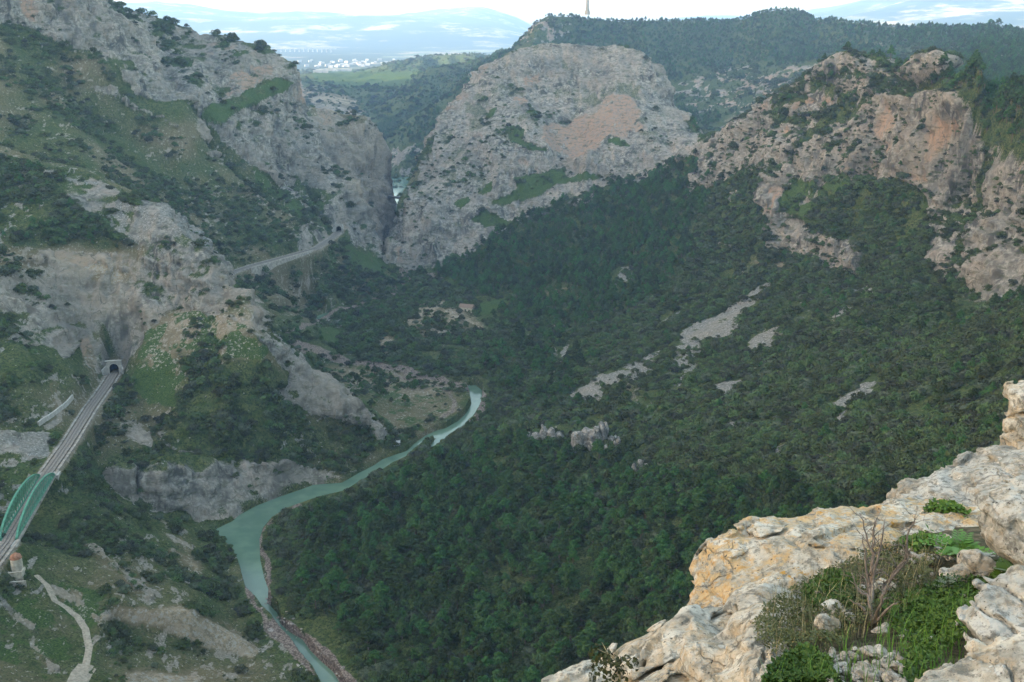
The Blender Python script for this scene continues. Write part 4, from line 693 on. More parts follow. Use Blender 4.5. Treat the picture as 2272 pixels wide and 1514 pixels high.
# ================================================================ things standing in the valley
def hgt(x, y):
    a = (math.atan2(x, y)-AZ[0])/(AZ[1]-AZ[0]); r = np.interp(math.hypot(x, y), RS, np.arange(NR)); i, j = int(min(max(r, 0), NR-2)), int(min(max(a, 0), NC-2)); fr, fa = r-i, a-j
    return float(TZ[i, j]*(1-fr)*(1-fa)+TZ[i+1, j]*fr*(1-fa)+TZ[i, j+1]*(1-fr)*fa+TZ[i+1, j+1]*fr*fa)
def hit(px, py, r0=200):
    x, y, z = ray(px, py); h = math.hypot(x, y); e = z/h; j = int(round((math.atan2(x, y)-AZ[0])/(AZ[1]-AZ[0]))); c = TZ[:, j]/RR[:, j]
    k = np.where((c >= e) & (RS > r0))[0]; r = RS[k[0]] if len(k) else 4500; return Vector((x/h*r, y/h*r, float(r*e)))
def far_hit(px, py):
    x, y, z = ray(px, py); h = math.hypot(x, y); r = np.linspace(4650, 14000, 900); xx, yy = x/h*r, y/h*r; zz = farz(xx, yy, np.arctan2(xx, yy), r); k = np.where(zz/r >= z/h)[0]; k = k[0] if len(k) else -1
    return Vector((xx[k], yy[k], zz[k]))
CONC = flat('pale_concrete', (.42, .40, .36), scale=.6, var=.2); BALL = flat('ballast', (.225, .20, .17), scale=1.2, var=.3); STEEL = flat('rail_steel', (.12, .10, .09), .5); DARK = flat('opening_darkness', (.012, .012, .012))  # near-black colour stands in for the tunnel's darkness; also used on house windows
GREENST = flat('green_painted_steel', (.085, .25, .165), .5, .2, .5); MASON = flat('pale_masonry', (.36, .33, .28), scale=.5, var=.3); PLAST = flat('old_plaster', (.50, .45, .36), scale=.5, var=.3); TERRA = flat('terracotta', (.34, .17, .10), scale=1, var=.3)
WHITE = flat('white_wall', (.42, .41, .39), var=.2, scale=.05); TIMB = flat('weathered_wood', (.22, .18, .14))
def offs(line_, d):
    out = []
    for i, p in enumerate(line_):
        a, b_ = Vector(line_[max(i-1, 0)][:2]), Vector(line_[min(i+1, len(line_)-1)][:2]); t = (b_-a).normalized(); out.append((p[0]+t.y*d, p[1]-t.x*d, p[2]))
    return out
def dens(l, step=4):
    o = []
    for a, b_ in zip(l, l[1:]):
        a, b_ = Vector(a), Vector(b_); n = max(1, int((b_-a).length/step)); o += [tuple(a.lerp(b_, i/n)) for i in range(n)]
    return o+[tuple(l[-1])]
def ribbon(mb, l, d0, d1, z, th=.5):
    A, B = offs(l, d0), offs(l, d1)
    for i in range(len(l)-1):
        a, b_, c_, d_ = A[i], B[i], B[i+1], A[i+1]; up = [(q[0], q[1], q[2]+z) for q in (a, b_, c_, d_)]; dn_ = [(q[0], q[1], q[2]+z-th) for q in (a, b_, c_, d_)]
        mb.add(up+dn_, [(0, 1, 2, 3), (0, 4, 5, 1), (1, 5, 6, 2), (2, 6, 7, 3), (3, 7, 4, 0)])
for q in (RAILA[:-1], RAILB[:-1]):
    l = dens(q, 5); b = MB(); ribbon(b, l, -2.4, 2.4, 0, .9); root = b.build('railway', BALL); tag(root, kind='structure')
    b = MB(); ribbon(b, l, -4.4, -3.2, -.15, 1); ribbon(b, l, 3.2, 4.4, -.15, 1); b.build('walkway', flat('dusty_walkway', (.29, .265, .225), scale=.4, var=.35), root)
    b = MB(); ribbon(b, l, -.85, -.72, .22, .2); ribbon(b, l, .72, .85, .22, .2); b.build('rail', STEEL, root)
# green bowstring bridge
A_, B_ = Vector(Z(18, 1197, -200)), Vector(Z(104, 1056, -200)); Ld = (B_-A_).length; ax = (B_-A_).normalized(); sx = Vector((ax.y, -ax.x, 0))
root = bpy.data.objects.new('railway_bridge', None); COL.objects.link(root); tag(root, 'green steel bowstring bridge with two latticed arches carrying the railway over a gully', 'bridge')
b = MB(); b.beam(A_+Vector((0, 0, -.7)), B_+Vector((0, 0, -.7)), 6.4, 1.0); b.build('deck', GREENST, root)
for s in (-1, 1):
    b = MB(); n = 20; top = [A_.lerp(B_, i/n)+sx*s*3.3+Vector((0, 0, 7.0*(1-(2*i/n-1)**2)**.75+.3)) for i in range(n+1)]; bot = [A_.lerp(B_, i/n)+sx*s*3.3 for i in range(n+1)]
    for i in range(n): b.beam(top[i], top[i+1], .9, .75)
    b.beam(bot[0], bot[-1], .5, .8); b.build('arch', GREENST, root)
    b = MB()
    for i in range(1, n): b.beam(bot[i], top[i], .22, .22); b.beam(bot[i], top[i+1] if i < n/2 else top[i-1], .2, .2); b.beam(bot[i], top[i-1] if i < n/2 else top[i+1], .2, .2)
    b.build('lattice', GREENST, root)
for e, lab in ((A_, None), (B_, None)):
    b = MB(); d = -ax if e is A_ else ax; b.beam(e+d*.5+Vector((0, 0, -5)), e+d*6+Vector((0, 0, -5)), 9.5, 9.2); b.build('abutment', CONC, root)
# tunnel portals
def portal(p, d, label, name='tunnel_portal'):
    root = bpy.data.objects.new(name, None); COL.objects.link(root); root.location = p; root.rotation_euler = (0, 0, math.atan2(-d[0], d[1])); tag(root, label, 'tunnel', None)
    arc = [(2.6*math.cos(t), 3.2+2.6*math.sin(t)) for t in [math.pi*i/14 for i in range(15)]]; inner = [(2.6, -.5)]+arc+[(-2.6, -.5)]; b = MB()
    outer = [(4.3, -.5)]+[(min(max(x*1.9, -4.3), 4.3), min(3.2+(z-3.2)*2.2, 7.6)) for x, z in arc]+[(-4.3, -.5)]
    n = len(inner); vs = [(x, 0, z) for x, z in inner]+[(x, 0, z) for x, z in outer]+[(x, 2.5, z) for x, z in outer]
    b.add(vs, [(i, i+1, n+i+1, n+i) for i in range(n-1)]+[(n+i, n+i+1, 2*n+i+1, 2*n+i) for i in range(n-1)]); b.box((0, -.15, 7.45), 9.4, 1.2, .6); b.build('headwall', CONC, root)
    b = MB(); b.add([(x, 0.02, z) for x, z in inner]+[(x, 9, z) for x, z in inner], [(i+1, i, n+i, n+i+1) for i in range(n-1)]+[tuple(range(n, 2*n))]); b.build('tunnel_lining', DARK, root)  # lining and closed end coloured black for the darkness of a long tunnel
    b = MB()
    for s in (-1, 1): b.beam((s*4.4, .5, 2.2), (s*6.0, -4.5, 1.2), .6, 5)
    b.build('wing_wall', CONC, root)
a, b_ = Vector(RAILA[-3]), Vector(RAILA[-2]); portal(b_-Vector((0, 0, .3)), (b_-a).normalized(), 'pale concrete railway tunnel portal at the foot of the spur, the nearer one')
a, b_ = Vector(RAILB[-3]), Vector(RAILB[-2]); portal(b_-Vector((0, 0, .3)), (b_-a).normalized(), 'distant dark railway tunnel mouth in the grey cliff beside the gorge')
# masonry under the far line
l = dens([Z(549, 594, -200), Z(686, 555, -200)], 4); off = offs(l, 4.2); b = MB(); dp_ = [proj(*p)[0] for p in off]
dd = np.interp(dp_, [549, 563, 595, 608, 619, 642, 666, 690], [2, 6, 17, 14, 5, 13, 6, 2])
for i in range(len(off)-1):
    p, q = off[i], off[i+1]; b.add([(p[0], p[1], p[2]+.2), (q[0], q[1], q[2]+.2), (q[0], q[1]-.1*dd[i+1], q[2]-dd[i+1]), (p[0], p[1]-.1*dd[i], p[2]-dd[i]), (p[0], p[1]+3, p[2]+.2), (q[0], q[1]+3, q[2]+.2)], [(0, 3, 2, 1), (0, 1, 5, 4)])
tag(b.build('retaining_wall', MASON), 'pale masonry retaining wall stepping down beneath the far railway line', 'wall')
def low_wall(name, pl, w_, h_, mat, label, cat):
    b = MB()
    for (a, c_) in zip(pl, pl[1:]):
        pa, pc = hit(*a), hit(*c_); n = 6
        for i in range(n): u, v = pa.lerp(pc, i/n), pa.lerp(pc, (i+1)/n); u.z = hgt(u.x, u.y)+h_/2-.2; v.z = hgt(v.x, v.y)+h_/2-.2; b.beam(u, v, w_, h_+.4)
    return tag(b.build(name, mat), label, cat)
low_wall('low_wall', [(86, 947), (128, 918), (162, 885)], .9, 2.2, CONC, 'long low pale wall running uphill on the left of the railway', 'wall')
# ruin with a round tower below the track
p = hit(30, 1282); root = bpy.data.objects.new('ruined_building', None); COL.objects.link(root); root.location = p; root.scale = (.7, .7, .7); root.rotation_euler = (0, 0, .15); tag(root, 'roofless cream ruin with a stubby round tower below the railway bridge', 'ruin')
b = MB(); b.box((-4, 0, -3), 17, .8, 6.4); b.box((-4, 7, -3), 17, .8, 5.2); b.box((4.2, 3.5, -3), .8, 6.2, 5.8); b.box((-5, 3.5, -3), .7, 6.2, 5.2); b.box((-12, 3.5, -3), .8, 6.2, 6.6); b.box((-8, -1.2, -3), 1.2, 1.6, 4.3); b.build('wall', PLAST, root)
b = MB(); b.tube([(1, 5, -3), (1, 5, 5), (1, 5, 9.2), (1, 5, 10.4)], [3.2, 3.1, 3.0, 2.2], 14); tw = b.build('tower', PLAST, root); b = MB(); b.tube([(1, 5, 9.4), (1, 5, 11.2), (1, 5, 12.4)], [3.3, 2.6, .8], 14); b.build('dome', TERRA, tw)
b = MB(); b.box((-5, -5.5, -3.5), 26, 1, 4.0); b.build('terrace_wall', MASON, root)
# stone house on the valley terrace
p = hit(1036, 690); root = bpy.data.objects.new('stone_house', None); COL.objects.link(root); root.location = p; root.rotation_euler = (0, 0, -.35); tag(root, 'small pale stone house with a brown roof on the valley terrace', 'house')
b = MB(); b.box((0, 0, -1.5), 12, 7, 5.2); b.build('wall', PLAST, root); b = MB(); b.add([(-6.5, -4, 3.6), (6.5, -4, 3.6), (6.5, 4, 3.6), (-6.5, 4, 3.6), (-6.5, 0, 6.2), (6.5, 0, 6.2)], [(0, 1, 5, 4), (2, 3, 4, 5), (0, 4, 3), (1, 2, 5), (3, 2, 1, 0)]); b.build('roof', flat('brown_tiles', (.23, .17, .13)), root)
for x in (-3.5, 0, 3.5): b = MB(); b.box((x, -3.52, .8), 1.1, .1, 1.4); b.build('window', DARK, root)
p = hit(880, 988); b = MB(); b.box(p-Vector((0, 0, 1)), 4, 3, 3.2, .4); b.add([(p.x-2.4, p.y-2, p.z+2.25), (p.x+2.4, p.y-1.6, p.z+2.3), (p.x+2.2, p.y+2, p.z+2.8), (p.x-2.5, p.y+1.8, p.z+2.8)], [(0, 1, 2, 3)]); tag(b.build('hut', WHITE), 'tiny white hut at the foot of the rocky spur by the river', 'hut')
# gorge footbridge
a, b_ = Vector(P(862, 437, 1292)), Vector(P(897, 441, 1210)); root = bpy.data.objects.new('footbridge', None); COL.objects.link(root); tag(root, 'small dark bridge spanning the narrow gorge in front of the lake', 'bridge')
b = MB(); b.beam(a, b_, 3, 2.2); b.build('deck', flat('dark_concrete', (.12, .12, .12)), root); b = MB(); b.beam(a+Vector((0, -1.4, 1.7)), b_+Vector((0, -1.4, 1.7)), .2, .9); b.build('railing', CONC, root)
# concrete tower on the skyline
p = Vector(P(1303, 27, 2490)); root = bpy.data.objects.new('water_tower', None); COL.objects.link(root); root.location = p; tag(root, 'tall pale concrete tower rising from the wooded skyline', 'tower')
b = MB(); b.tube([(0, 0, -6), (0, 0, 8), (0, 0, 46)], [4.6, 4.0, 3.4], 16); b.build('shaft', CONC, root, True); b = MB(); b.tube([(0, 0, 44), (0, 0, 50), (0, 0, 56)], [3.6, 7.5, 7.5], 16); b.build('tank', CONC, root, True); b = MB(); b.tube([(0, 0, -6), (0, 0, 3)], [6.5, 6.2], 12); b.build('base', CONC, root)
# distant viaduct
a, b_ = far_hit(596, 116), None; b_ = a+Vector((430, 60, 0)); zt = Vector(P(600, 109, math.hypot(a.x, a.y))).z; root = bpy.data.objects.new('viaduct', None); COL.objects.link(root); tag(root, 'long white viaduct on slender piers crossing the far plain', 'viaduct')
a.z = b_.z = zt; b = MB(); b.beam(a-Vector((120, 17, 0)), b_, 12, 5); b.build('deck', WHITE, root)
for i in range(15):
    q = a.lerp(b_, i/15-.02)-Vector((0, 0, 2)); b = MB(); b.beam(q, q-Vector((0, 0, 38)), 7, 7, (0, 1, 0)); b.build('pier', WHITE, root)
# far village houses
hr = random.Random(3); spots = [(hr.gauss(800, 45), hr.uniform(133, 146)) for _ in range(40)]+[(hr.uniform(640, 720), hr.uniform(138, 148)) for _ in range(5)]+[(hr.uniform(700, 810), hr.uniform(146, 151)) for _ in range(16)]
hm = bpy.data.meshes.new('far_house'); b = MB(); b.box((0, 0, -3), 16, 11, 9); b.add([(-8.4, -6, 6), (8.4, -6, 6), (8.4, 6, 6), (-8.4, 6, 6), (-8.4, 0, 9), (8.4, 0, 9)], [(0, 1, 5, 4), (2, 3, 4, 5), (0, 4, 3), (1, 2, 5)]); hm.from_pydata(b.v, [], b.f); hm.materials.append(WHITE)
for x, y in spots:
    p = far_hit(x, y); o = link('far_house', hm, None, p, (0, 0, hr.uniform(-.6, .6)), hr.uniform(.6, 1.35)); tag(o, 'tiny white house of the village on the far plain beyond the gorge', 'house', 'white houses on the far plain')
for x, y, sx_ in ((722, 157, 70), (746, 160, 45), (768, 154, 30), (712, 162, 40)):
    p = hit(x, y, 2500) if y > 160 else Vector(P(x, y, 4400)); p.z = hgt(p.x, p.y); b = MB(); b.box(p-Vector((0, 0, 2)), sx_*1.4, 22, 10, .1); tag(b.build('warehouse', WHITE), f'long low white building on the shaded plain, {["second longest", "behind the longest", "short one", "nearest and mid sized"][[722, 746, 768, 712].index(x)]}' if 0 else 'long low white building on the shaded edge of the far plain', 'building', 'white sheds on the far plain')
# trees on the skyline that stand out
for x, y, r, s in ((2198, 52, 2240, 2.0), (2216, 50, 2235, 1.9), (2160, 53, 2300, 1.3), (2140, 54, 2320, 1.3), (1672, 24, 2600, 1.4), (1700, 17, 2600, 1.2), (2240, 58, 2220, 1.4)):
    q = Vector(P(x, y, r)); e = bpy.data.objects.new('pine_tree', None); COL.objects.link(e); e.location = (q.x, q.y, hgt(q.x, q.y)-.5); e.scale = (s*1.3, s*1.3, s); k_ = hr.randrange(4)
    tag(e, 'dark umbrella pine standing out against the sky on the far ridge', 'tree', 'pines on the skyline of the far ridge'); link('crown', PINES[k_][0], e); link('trunk', PINES[k_][1], e)
# footpath on the near left slope
def drape(name, pl, w_, mat, lift=.3):
    Q = [hit(*p) for p in pl]; l = dens([tuple(q) for q in Q], 1.5); l = [(x, y, 0) for x, y, z in l]; rows = [offs(l, w_*t) for t in (-.5, -.17, .17, .5)]; vs = []; 
    for r_ in zip(*rows): vs += [(x, y, hgt(x, y)+lift-(.25 if k in (0, 3) else 0)) for k, (x, y, _) in enumerate(r_)]
    me = bpy.data.meshes.new(name); me.from_pydata(vs, [], [(i*4+k, i*4+k+1, i*4+k+5, i*4+k+4) for i in range(len(l)-1) for k in range(3)]); me.materials.append(mat); return tag(link(name, me), kind='structure')
DIRT = flat('pale_dirt', (.34, .29, .22), scale=1.0, var=.25)
drape('path', [(172, 1512), (190, 1480), (198, 1440), (190, 1400), (172, 1370), (150, 1352), (122, 1335), (105, 1300), (82, 1280)], 2.6, DIRT)
drape('path', [(165, 1530), (180, 1500), (195, 1478)], 6.5, DIRT)
# ---------------------------------------------------------------- solid rocks grown from blocks
import openvdb
def sdf_rock(name, prims, vox, amp, seed=0, cracks=None, mat=None, label=None, cat='rock', group=None, sm=.12, oct_=4, block=.6):
    """prims: (p0, p1, radius, squash) thick bars or (centre, (a, b, c), yaw, tilt) blocks, in metres"""
    lo, hi = np.full(3, 1e9), np.full(3, -1e9)
    for q in prims:
        if len(q[1]) == 3 and not isinstance(q[3], str): c_, s_ = np.array(q[0]), max(q[1])*1.05; lo = np.minimum(lo, c_-s_); hi = np.maximum(hi, c_+s_)
        else:
            for e in q[:2]: lo = np.minimum(lo, np.array(e)-q[2]); hi = np.maximum(hi, np.array(e)+q[2])
    pad = amp*2.2+vox*3; lo -= pad; hi += pad; n = np.ceil((hi-lo)/vox).astype(int)+1
    x, y, z = (np.arange(k, dtype=np.float32)*vox+l for k, l in zip(n, lo)); x = x[:, None, None]; y = y[None, :, None]; z = z[None, None, :]; D_ = None
    for q in prims:
        if isinstance(q[3], str):
            p0, p1 = np.array(q[0]), np.array(q[1]); d = p1-p0; t = np.clip(((x-p0[0])*d[0]+(y-p0[1])*d[1]+(z-p0[2])*d[2])/(d@d), 0, 1); r_ = q[2]*(1-(1-float(q[3]))*t)
            s = np.sqrt((x-p0[0]-t*d[0])**2+(y-p0[1]-t*d[1])**2+((z-p0[2]-t*d[2])*1.25)**2)-r_
        else:
            c_, a, yaw, tilt = q; X_, Y_, Z_ = x-c_[0], y-c_[1], z-c_[2]; cy_, sy_ = math.cos(yaw), math.sin(yaw); u = X_*cy_+Y_*sy_; v = -X_*sy_+Y_*cy_; ct, st_ = math.cos(tilt), math.sin(tilt); u2 = u*ct+Z_*st_; w_ = -u*st_+Z_*ct
            e = 2.8; s = ((np.abs(u2/a[0])**e+np.abs(v/a[1])**e+np.abs(w_/a[2])**e)**(1/e)-1)*min(a)
        if D_ is None: D_ = s+0*x+0*y+0*z
        else: h_ = np.clip(.5+.5*(D_-s)/(sm*min(1, vox*60)), 0, 1); kk = sm*min(1, vox*60); D_ = D_*(1-h_)+s*h_-kk*h_*(1-h_)
    D_ = D_.astype(np.float32); m_ = np.abs(D_) < amp*2+vox*2; I = np.argwhere(m_); px_, py_, pz_ = (I[:, k]*vox+lo[k] for k in range(3)); S = amp*14
    nz = fbm(px_, py_, pz_, S*1.0, oct_+1, .5, s=seed+200)*amp*1.5+(fbm(px_, py_, pz_, S*.3, 3, .55, s=seed+210, ridged=True)-.3)*-amp*.28
    for sc2, am2 in ((S*.30, .8), (S*.12, .22)):            # broken, blocky faces
        wx_ = fbm(px_, py_, pz_, sc2*1.5, 2, s=seed+240)*sc2*.5; cu = np.floor((px_*.83+py_*.42-pz_*.36+wx_)/sc2/1.9).astype(np.int64); cv = np.floor((-px_*.45+py_*.88+pz_*.1+wx_)/sc2/1.5).astype(np.int64); cw = np.floor((px_*.38+pz_*.92+wx_*.5)/sc2/.5).astype(np.int64)
        nz += _h(cu, cv, cw, seed)*amp*am2*block
    if cracks:
        for (cx_, cy_, cz_, sp_, wd_, dp_) in cracks:
            f = (px_*cx_+py_*cy_+pz_*cz_+fbm(px_, py_, pz_, S*.5, 3, s=seed+220)*amp*2.2)/sp_; g_ = np.abs(f-np.round(f))*sp_; on = ss(-.25, .15, fbm(px_, py_, pz_, S*1.1, 2, s=seed+int(cx_*50)+230)); nz += dp_*ss(wd_, 0, g_)*on
    D_[m_] += nz.astype(np.float32)
    D_[m_] = np.clip(D_[m_], -amp*3-vox*3, amp*3+vox*3)
    gr_ = openvdb.FloatGrid(float(amp*3+vox*3)); gr_.copyFromArray(np.ascontiguousarray(D_)); pt_, qd = gr_.convertToQuads(0.0)
    co_ = pt_*vox+lo; c0 = (lo+hi)/2; me = mesh_np(name, co_-c0, qd[:, ::-1], [mat]); o = link(name, me, None, c0)
    return tag(o, label, cat, group)
def rock_mat(name, sc_=1.0, lich=1.0, base=((.24, .225, .18), (.50, .47, .39))):
    m = NT(name); g = m.geo(); k = lambda a, **q: m.noise(g, a*sc_, **q); n1, n2, n3 = m.noise(g, 5*sc_, 6, .65), m.noise(g, 22*sc_, 6, .7), m.noise(g, 2.2*sc_, 5, .6)
    c = m.mix(m.ramp(n1, .35, .65), base[0], base[1]); c = m.mix(m.math('MULTIPLY', m.ramp(n2, .47, .62), .75), c, (.12, .118, .10)); c = m.mix(m.ramp(m.noise(g, 9*sc_, 5, .7, .5), .57, .66), c, (.60, .58, .52))
    if lich:
        n4 = m.noise(m.mapv(g, (1, 1, 1), (0, 0, .4)), 3.1*sc_, 6, .7, .4); f = m.math('MULTIPLY', m.ramp(m.math('ADD', n4, m.math('MULTIPLY', n3, .5)), .67, .79), lich); f = m.math('MULTIPLY', f, m.ramp(m.noise(g, 13*sc_, 6, .7), .42, .56)); c = m.mix(f, c, m.mix(m.ramp(n2, .35, .6), (.48, .27, .08), (.60, .44, .24)))
        n5 = m.noise(g, 7*sc_, 6, .75); c = m.mix(m.math('MULTIPLY', m.ramp(n5, .63, .68), lich), c, (.46, .24, .02))
    c = m.mix(m.math('MULTIPLY', m.ramp(m.voro(g, 60*sc_), .22, .05), m.ramp(n1, .5, .6)), c, (.20, .19, .16)); c = m.mix(m.ramp(m.noise(g, 45*sc_, 3, .6), .62, .7), c, (.09, .085, .075))
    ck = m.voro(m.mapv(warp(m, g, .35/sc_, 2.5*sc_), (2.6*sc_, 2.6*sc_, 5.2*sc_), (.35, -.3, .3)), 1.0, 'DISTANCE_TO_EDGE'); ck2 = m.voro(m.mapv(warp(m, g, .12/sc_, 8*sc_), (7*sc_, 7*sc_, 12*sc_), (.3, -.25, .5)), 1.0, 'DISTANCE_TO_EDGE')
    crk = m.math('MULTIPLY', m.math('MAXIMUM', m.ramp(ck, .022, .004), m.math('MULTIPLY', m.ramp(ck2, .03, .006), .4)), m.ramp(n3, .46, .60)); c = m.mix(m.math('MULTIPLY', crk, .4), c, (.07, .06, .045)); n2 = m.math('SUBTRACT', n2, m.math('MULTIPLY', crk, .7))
    m.col(c); m.bump(m.math('ADD', m.math('MULTIPLY', n2, .6), m.math('ADD', m.math('MULTIPLY', m.noise(g, 70*sc_, 4, .7), .35), n1)), .035/sc_, .9); m.b.inputs['Roughness'].default_value = .92; return m.m
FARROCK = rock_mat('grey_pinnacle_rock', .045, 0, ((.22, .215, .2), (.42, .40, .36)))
for cx_, cy_, w_, h_, k_, lb in ((1215, 985, 40, 46, 2, 'twin headed grey rock pinnacle rising among the pines, left of the pair'), (1318, 992, 58, 58, 3, 'broad arched grey rock pinnacle among the pines, beside a lower one'), (1368, 1004, 34, 36, 1, 'low pointed grey rock pinnacle trailing down into the pines'), (1172, 985, 12, 14, 1, 'smallest grey rock stub left of the pinnacles in the wood'), (1420, 1042, 18, 16, 1, 'isolated pale rock block in the wood below the pinnacles')):
    p = hit(cx_, cy_); sl = p.length/F; pr = []; rr_ = random.Random(cx_)
    for i in range(k_+2):
        t = (i/(k_+1)-.5)*1.3; hh = h_*sl*rr_.uniform(.55, 1.05)*(1-.5*abs(t)); pr.append(((p.x+t*w_*sl, p.y+rr_.uniform(-2, 2), p.z+hh*.35), (w_*sl*.26, w_*sl*.24, hh*.75), rr_.uniform(0, 3), rr_.uniform(-.25, .25)))
    sdf_rock('rock_pinnacle', pr, max(.22, w_*sl/60), .9, cx_, [(.9, .2, .3, 3.0, .5, .8)], FARROCK, lb)
# boulders in the river bed
bm_ = []
for s in range(4):
    r = np.random.default_rng(s+40); bpy_b = MB(); import bmesh
    t_ = bmesh.new(); bmesh.ops.create_icosphere(t_, subdivisions=3, radius=1); V = np.array([v.co[:] for v in t_.verts]); q = r.normal(size=(7, 3)); q /= np.linalg.norm(q, axis=1)[:, None]
    for d in q: h_ = V@d; V -= np.outer(np.maximum(h_-r.uniform(.5, .8), 0), d)
    V *= 1+.12*fbm(V[:, 0]+s*9, V[:, 1], V[:, 2], .6, 3)[:, None]; V[:, 2] *= .75
    for v, c_ in zip(t_.verts, V): v.co = c_
    me = bpy.data.meshes.new('boulder'); t_.to_mesh(me); t_.free(); bm_.append(me)
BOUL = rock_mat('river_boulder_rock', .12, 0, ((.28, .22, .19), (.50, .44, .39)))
for me in bm_: me.materials.append(BOUL)
rb_ = random.Random(8)
bl = [(520, 1216), (531, 1238), (538, 1248), (544, 1262), (549, 1282), (552, 1296), (560, 1310), (545, 1275), (526, 1228), (590, 1342), (596, 1336), (612, 1352), (624, 1378), (632, 1380), (641, 1384), (650, 1374), (636, 1400), (655, 1398), (668, 1410), (600, 1400), (590, 1412)]
bl += [(rb_.uniform(0, 1), 0) for _ in range(60)]; path_ = [(600, 1320), (640, 1390), (700, 1450), (760, 1514)]; path2 = [(530, 1215), (545, 1300), (590, 1395), (670, 1490)]; path3 = [(1074, 862), (1070, 900), (1040, 945)]; path4 = [(700, 790), (800, 803), (900, 825), (1000, 850)]
for n_, (x, y) in enumerate(bl):
    s = rb_.uniform(.5, 1.1)
    if y == 0:
        pl = (path_, path_, path2, path3, path4)[n_ % 5]; t = x*(len(pl)-1); i = int(t); u = t-i; w2 = (26, 26, 14, 5, 8)[n_ % 5]
        x = pl[i][0]*(1-u)+pl[i+1][0]*u+rb_.uniform(-w2, w2); y = pl[i][1]*(1-u)+pl[i+1][1]*u+rb_.uniform(-w2, w2)*.4; s = rb_.uniform(.3, .85)
    p = hit(x, y); o = link('boulder', bm_[n_ % 4], None, p+Vector((0, 0, s*.2)), (0, 0, rb_.uniform(0, 6)), (s*1.3, s, s)); tag(o, 'pale boulder lying on the stony river bank', 'rock', 'boulders along the river')
print('things', round(time.time()-T0, 1))
# ================================================================ the rocky ledge the photograph was taken from
RG = lambda py: float(np.interp(py, [1080, 1180, 1250, 1350, 1450, 1514, 1700, 2000], [6.6, 5.6, 4.95, 4.1, 3.45, 3.1, 2.35, 1.7]))
def gp(px, py, up=0.0): p = Vector(P(px, py, RG(py))); p.z += up; return p
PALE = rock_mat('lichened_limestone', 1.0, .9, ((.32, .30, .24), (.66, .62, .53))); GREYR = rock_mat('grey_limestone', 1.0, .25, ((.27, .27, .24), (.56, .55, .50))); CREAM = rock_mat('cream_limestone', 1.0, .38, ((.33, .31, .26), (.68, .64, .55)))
m = NT('dark_soil'); g = m.geo(); m.col(m.mix(m.ramp(m.noise(g, 14, 6, .7), .4, .62), (.045, .045, .022), (.14, .115, .075))); m.bump(m.noise(g, 30, 5, .7), .03, 1); SOIL = m.m
nx_, ny_ = 90, 110; vs = []
for j in range(ny_):
    py = 1130+(2000-1130)*(j/(ny_-1))**1.2
    for i in range(nx_): px = 1700+(2750-1700)*i/(nx_-1)+max(0, 1330-py)*.9*(1-i/(nx_-1)); vs.append(P(px, py, RG(py)))
vs = np.array(vs); vs[:, 2] += .05*fbm(vs[:, 0], vs[:, 1], vs[:, 2], .6, 4, s=301)-.03
sk = vs.reshape(ny_, nx_, 3); sk[:, :10, 2] -= np.linspace(.22, 0, 10)[None]; sk[:8, :, 2] -= np.linspace(.2, 0, 8)[:, None]; vs = sk.reshape(-1, 3); ringi = [(0, i) for i in range(nx_)]+[(j, nx_-1) for j in range(1, ny_)]+[(ny_-1, i) for i in range(nx_-2, -1, -1)]+[(j, 0) for j in range(ny_-2, 0, -1)]
fs = [(j*nx_+i, (j+1)*nx_+i, (j+1)*nx_+i+1, j*nx_+i+1) for j in range(ny_-1) for i in range(nx_-1)]; V = [tuple(v) for v in vs]; n0 = len(V)
for (j, i) in ringi: x, y, z = sk[j, i]; V.append((x*1.15, y*1.15, z-9))
for k, (j, i) in enumerate(ringi): j2, i2 = ringi[(k+1) % len(ringi)]; fs.append((j*nx_+i, j2*nx_+i2, n0+(k+1) % len(ringi), n0+k))
me = bpy.data.meshes.new('ledge_ground'); me.from_pydata(V, [], fs); me.materials.append(SOIL); me.polygons.foreach_set('use_smooth', [True]*len(me.polygons)); tag(link('ground', me), kind='structure')
def bar(a, b_, r, tp='1.0'): return (P(*a), P(*b_), r, tp)
def blk(a, s, yaw=0, tilt=0): return (P(*a), s, yaw, tilt)
sdf_rock('rock_outcrop', [bar((1195, 1580, 4.6), (1530, 1415, 5.1), .145), bar((1500, 1430, 4.95), (1580, 1380, 5.15), .13), bar((1290, 1660, 4.25), (1690, 1375, 4.75), .21), blk((1500, 1530, 4.2), (.25, .2, .13), .5, .35), bar((1400, 1660, 3.8), (1740, 1430, 4.25), .22), bar((1530, 1700, 3.5), (1700, 1540, 3.75), .22), bar((1600, 1660, 3.4), (1750, 1500, 3.75), .13),
  bar((1560, 1420, 4.75), (1800, 1290, 5.1), .15), bar((1690, 1375, 4.35), (1722, 1560, 3.3), .10), blk((1530, 1600, 4.3), (.55, .42, .28), .5, .35), blk((1450, 1760, 4.3), (.6, .5, .4), .6, .3), blk((1585, 1480, 4.0), (.13, .12, .13), .3), blk((1660, 1470, 3.9), (.10, .12, .14), .1), blk((1480, 1470, 4.35), (.3, .2, .10), .5, .4)],
  .0115, .052, 1, [(-.45, .35, 1.0, .17, .022, .075), (.8, -.3, .35, .36, .016, .06)], CREAM, 'long cracked cream limestone outcrop sloping down to the bottom edge, below the orange lichened boulder', 'rock')
sdf_rock('boulder', [blk((1712, 1268, 5.25), (.30, .36, .16), .35, .30), blk((1640, 1312, 5.15), (.15, .28, .10), .3, .45), blk((1800, 1236, 5.45), (.34, .32, .15), .3, .1), blk((1585, 1345, 5.05), (.10, .2, .07), .3, .5), blk((1780, 1330, 5.5), (.42, .32, .18), .3, .2)],
  .0105, .034, 2, [(-.35, .3, 1.0, .26, .014, .05)], PALE, 'bulging limestone boulder patched with orange lichen, overhanging a dark hollow', 'rock')
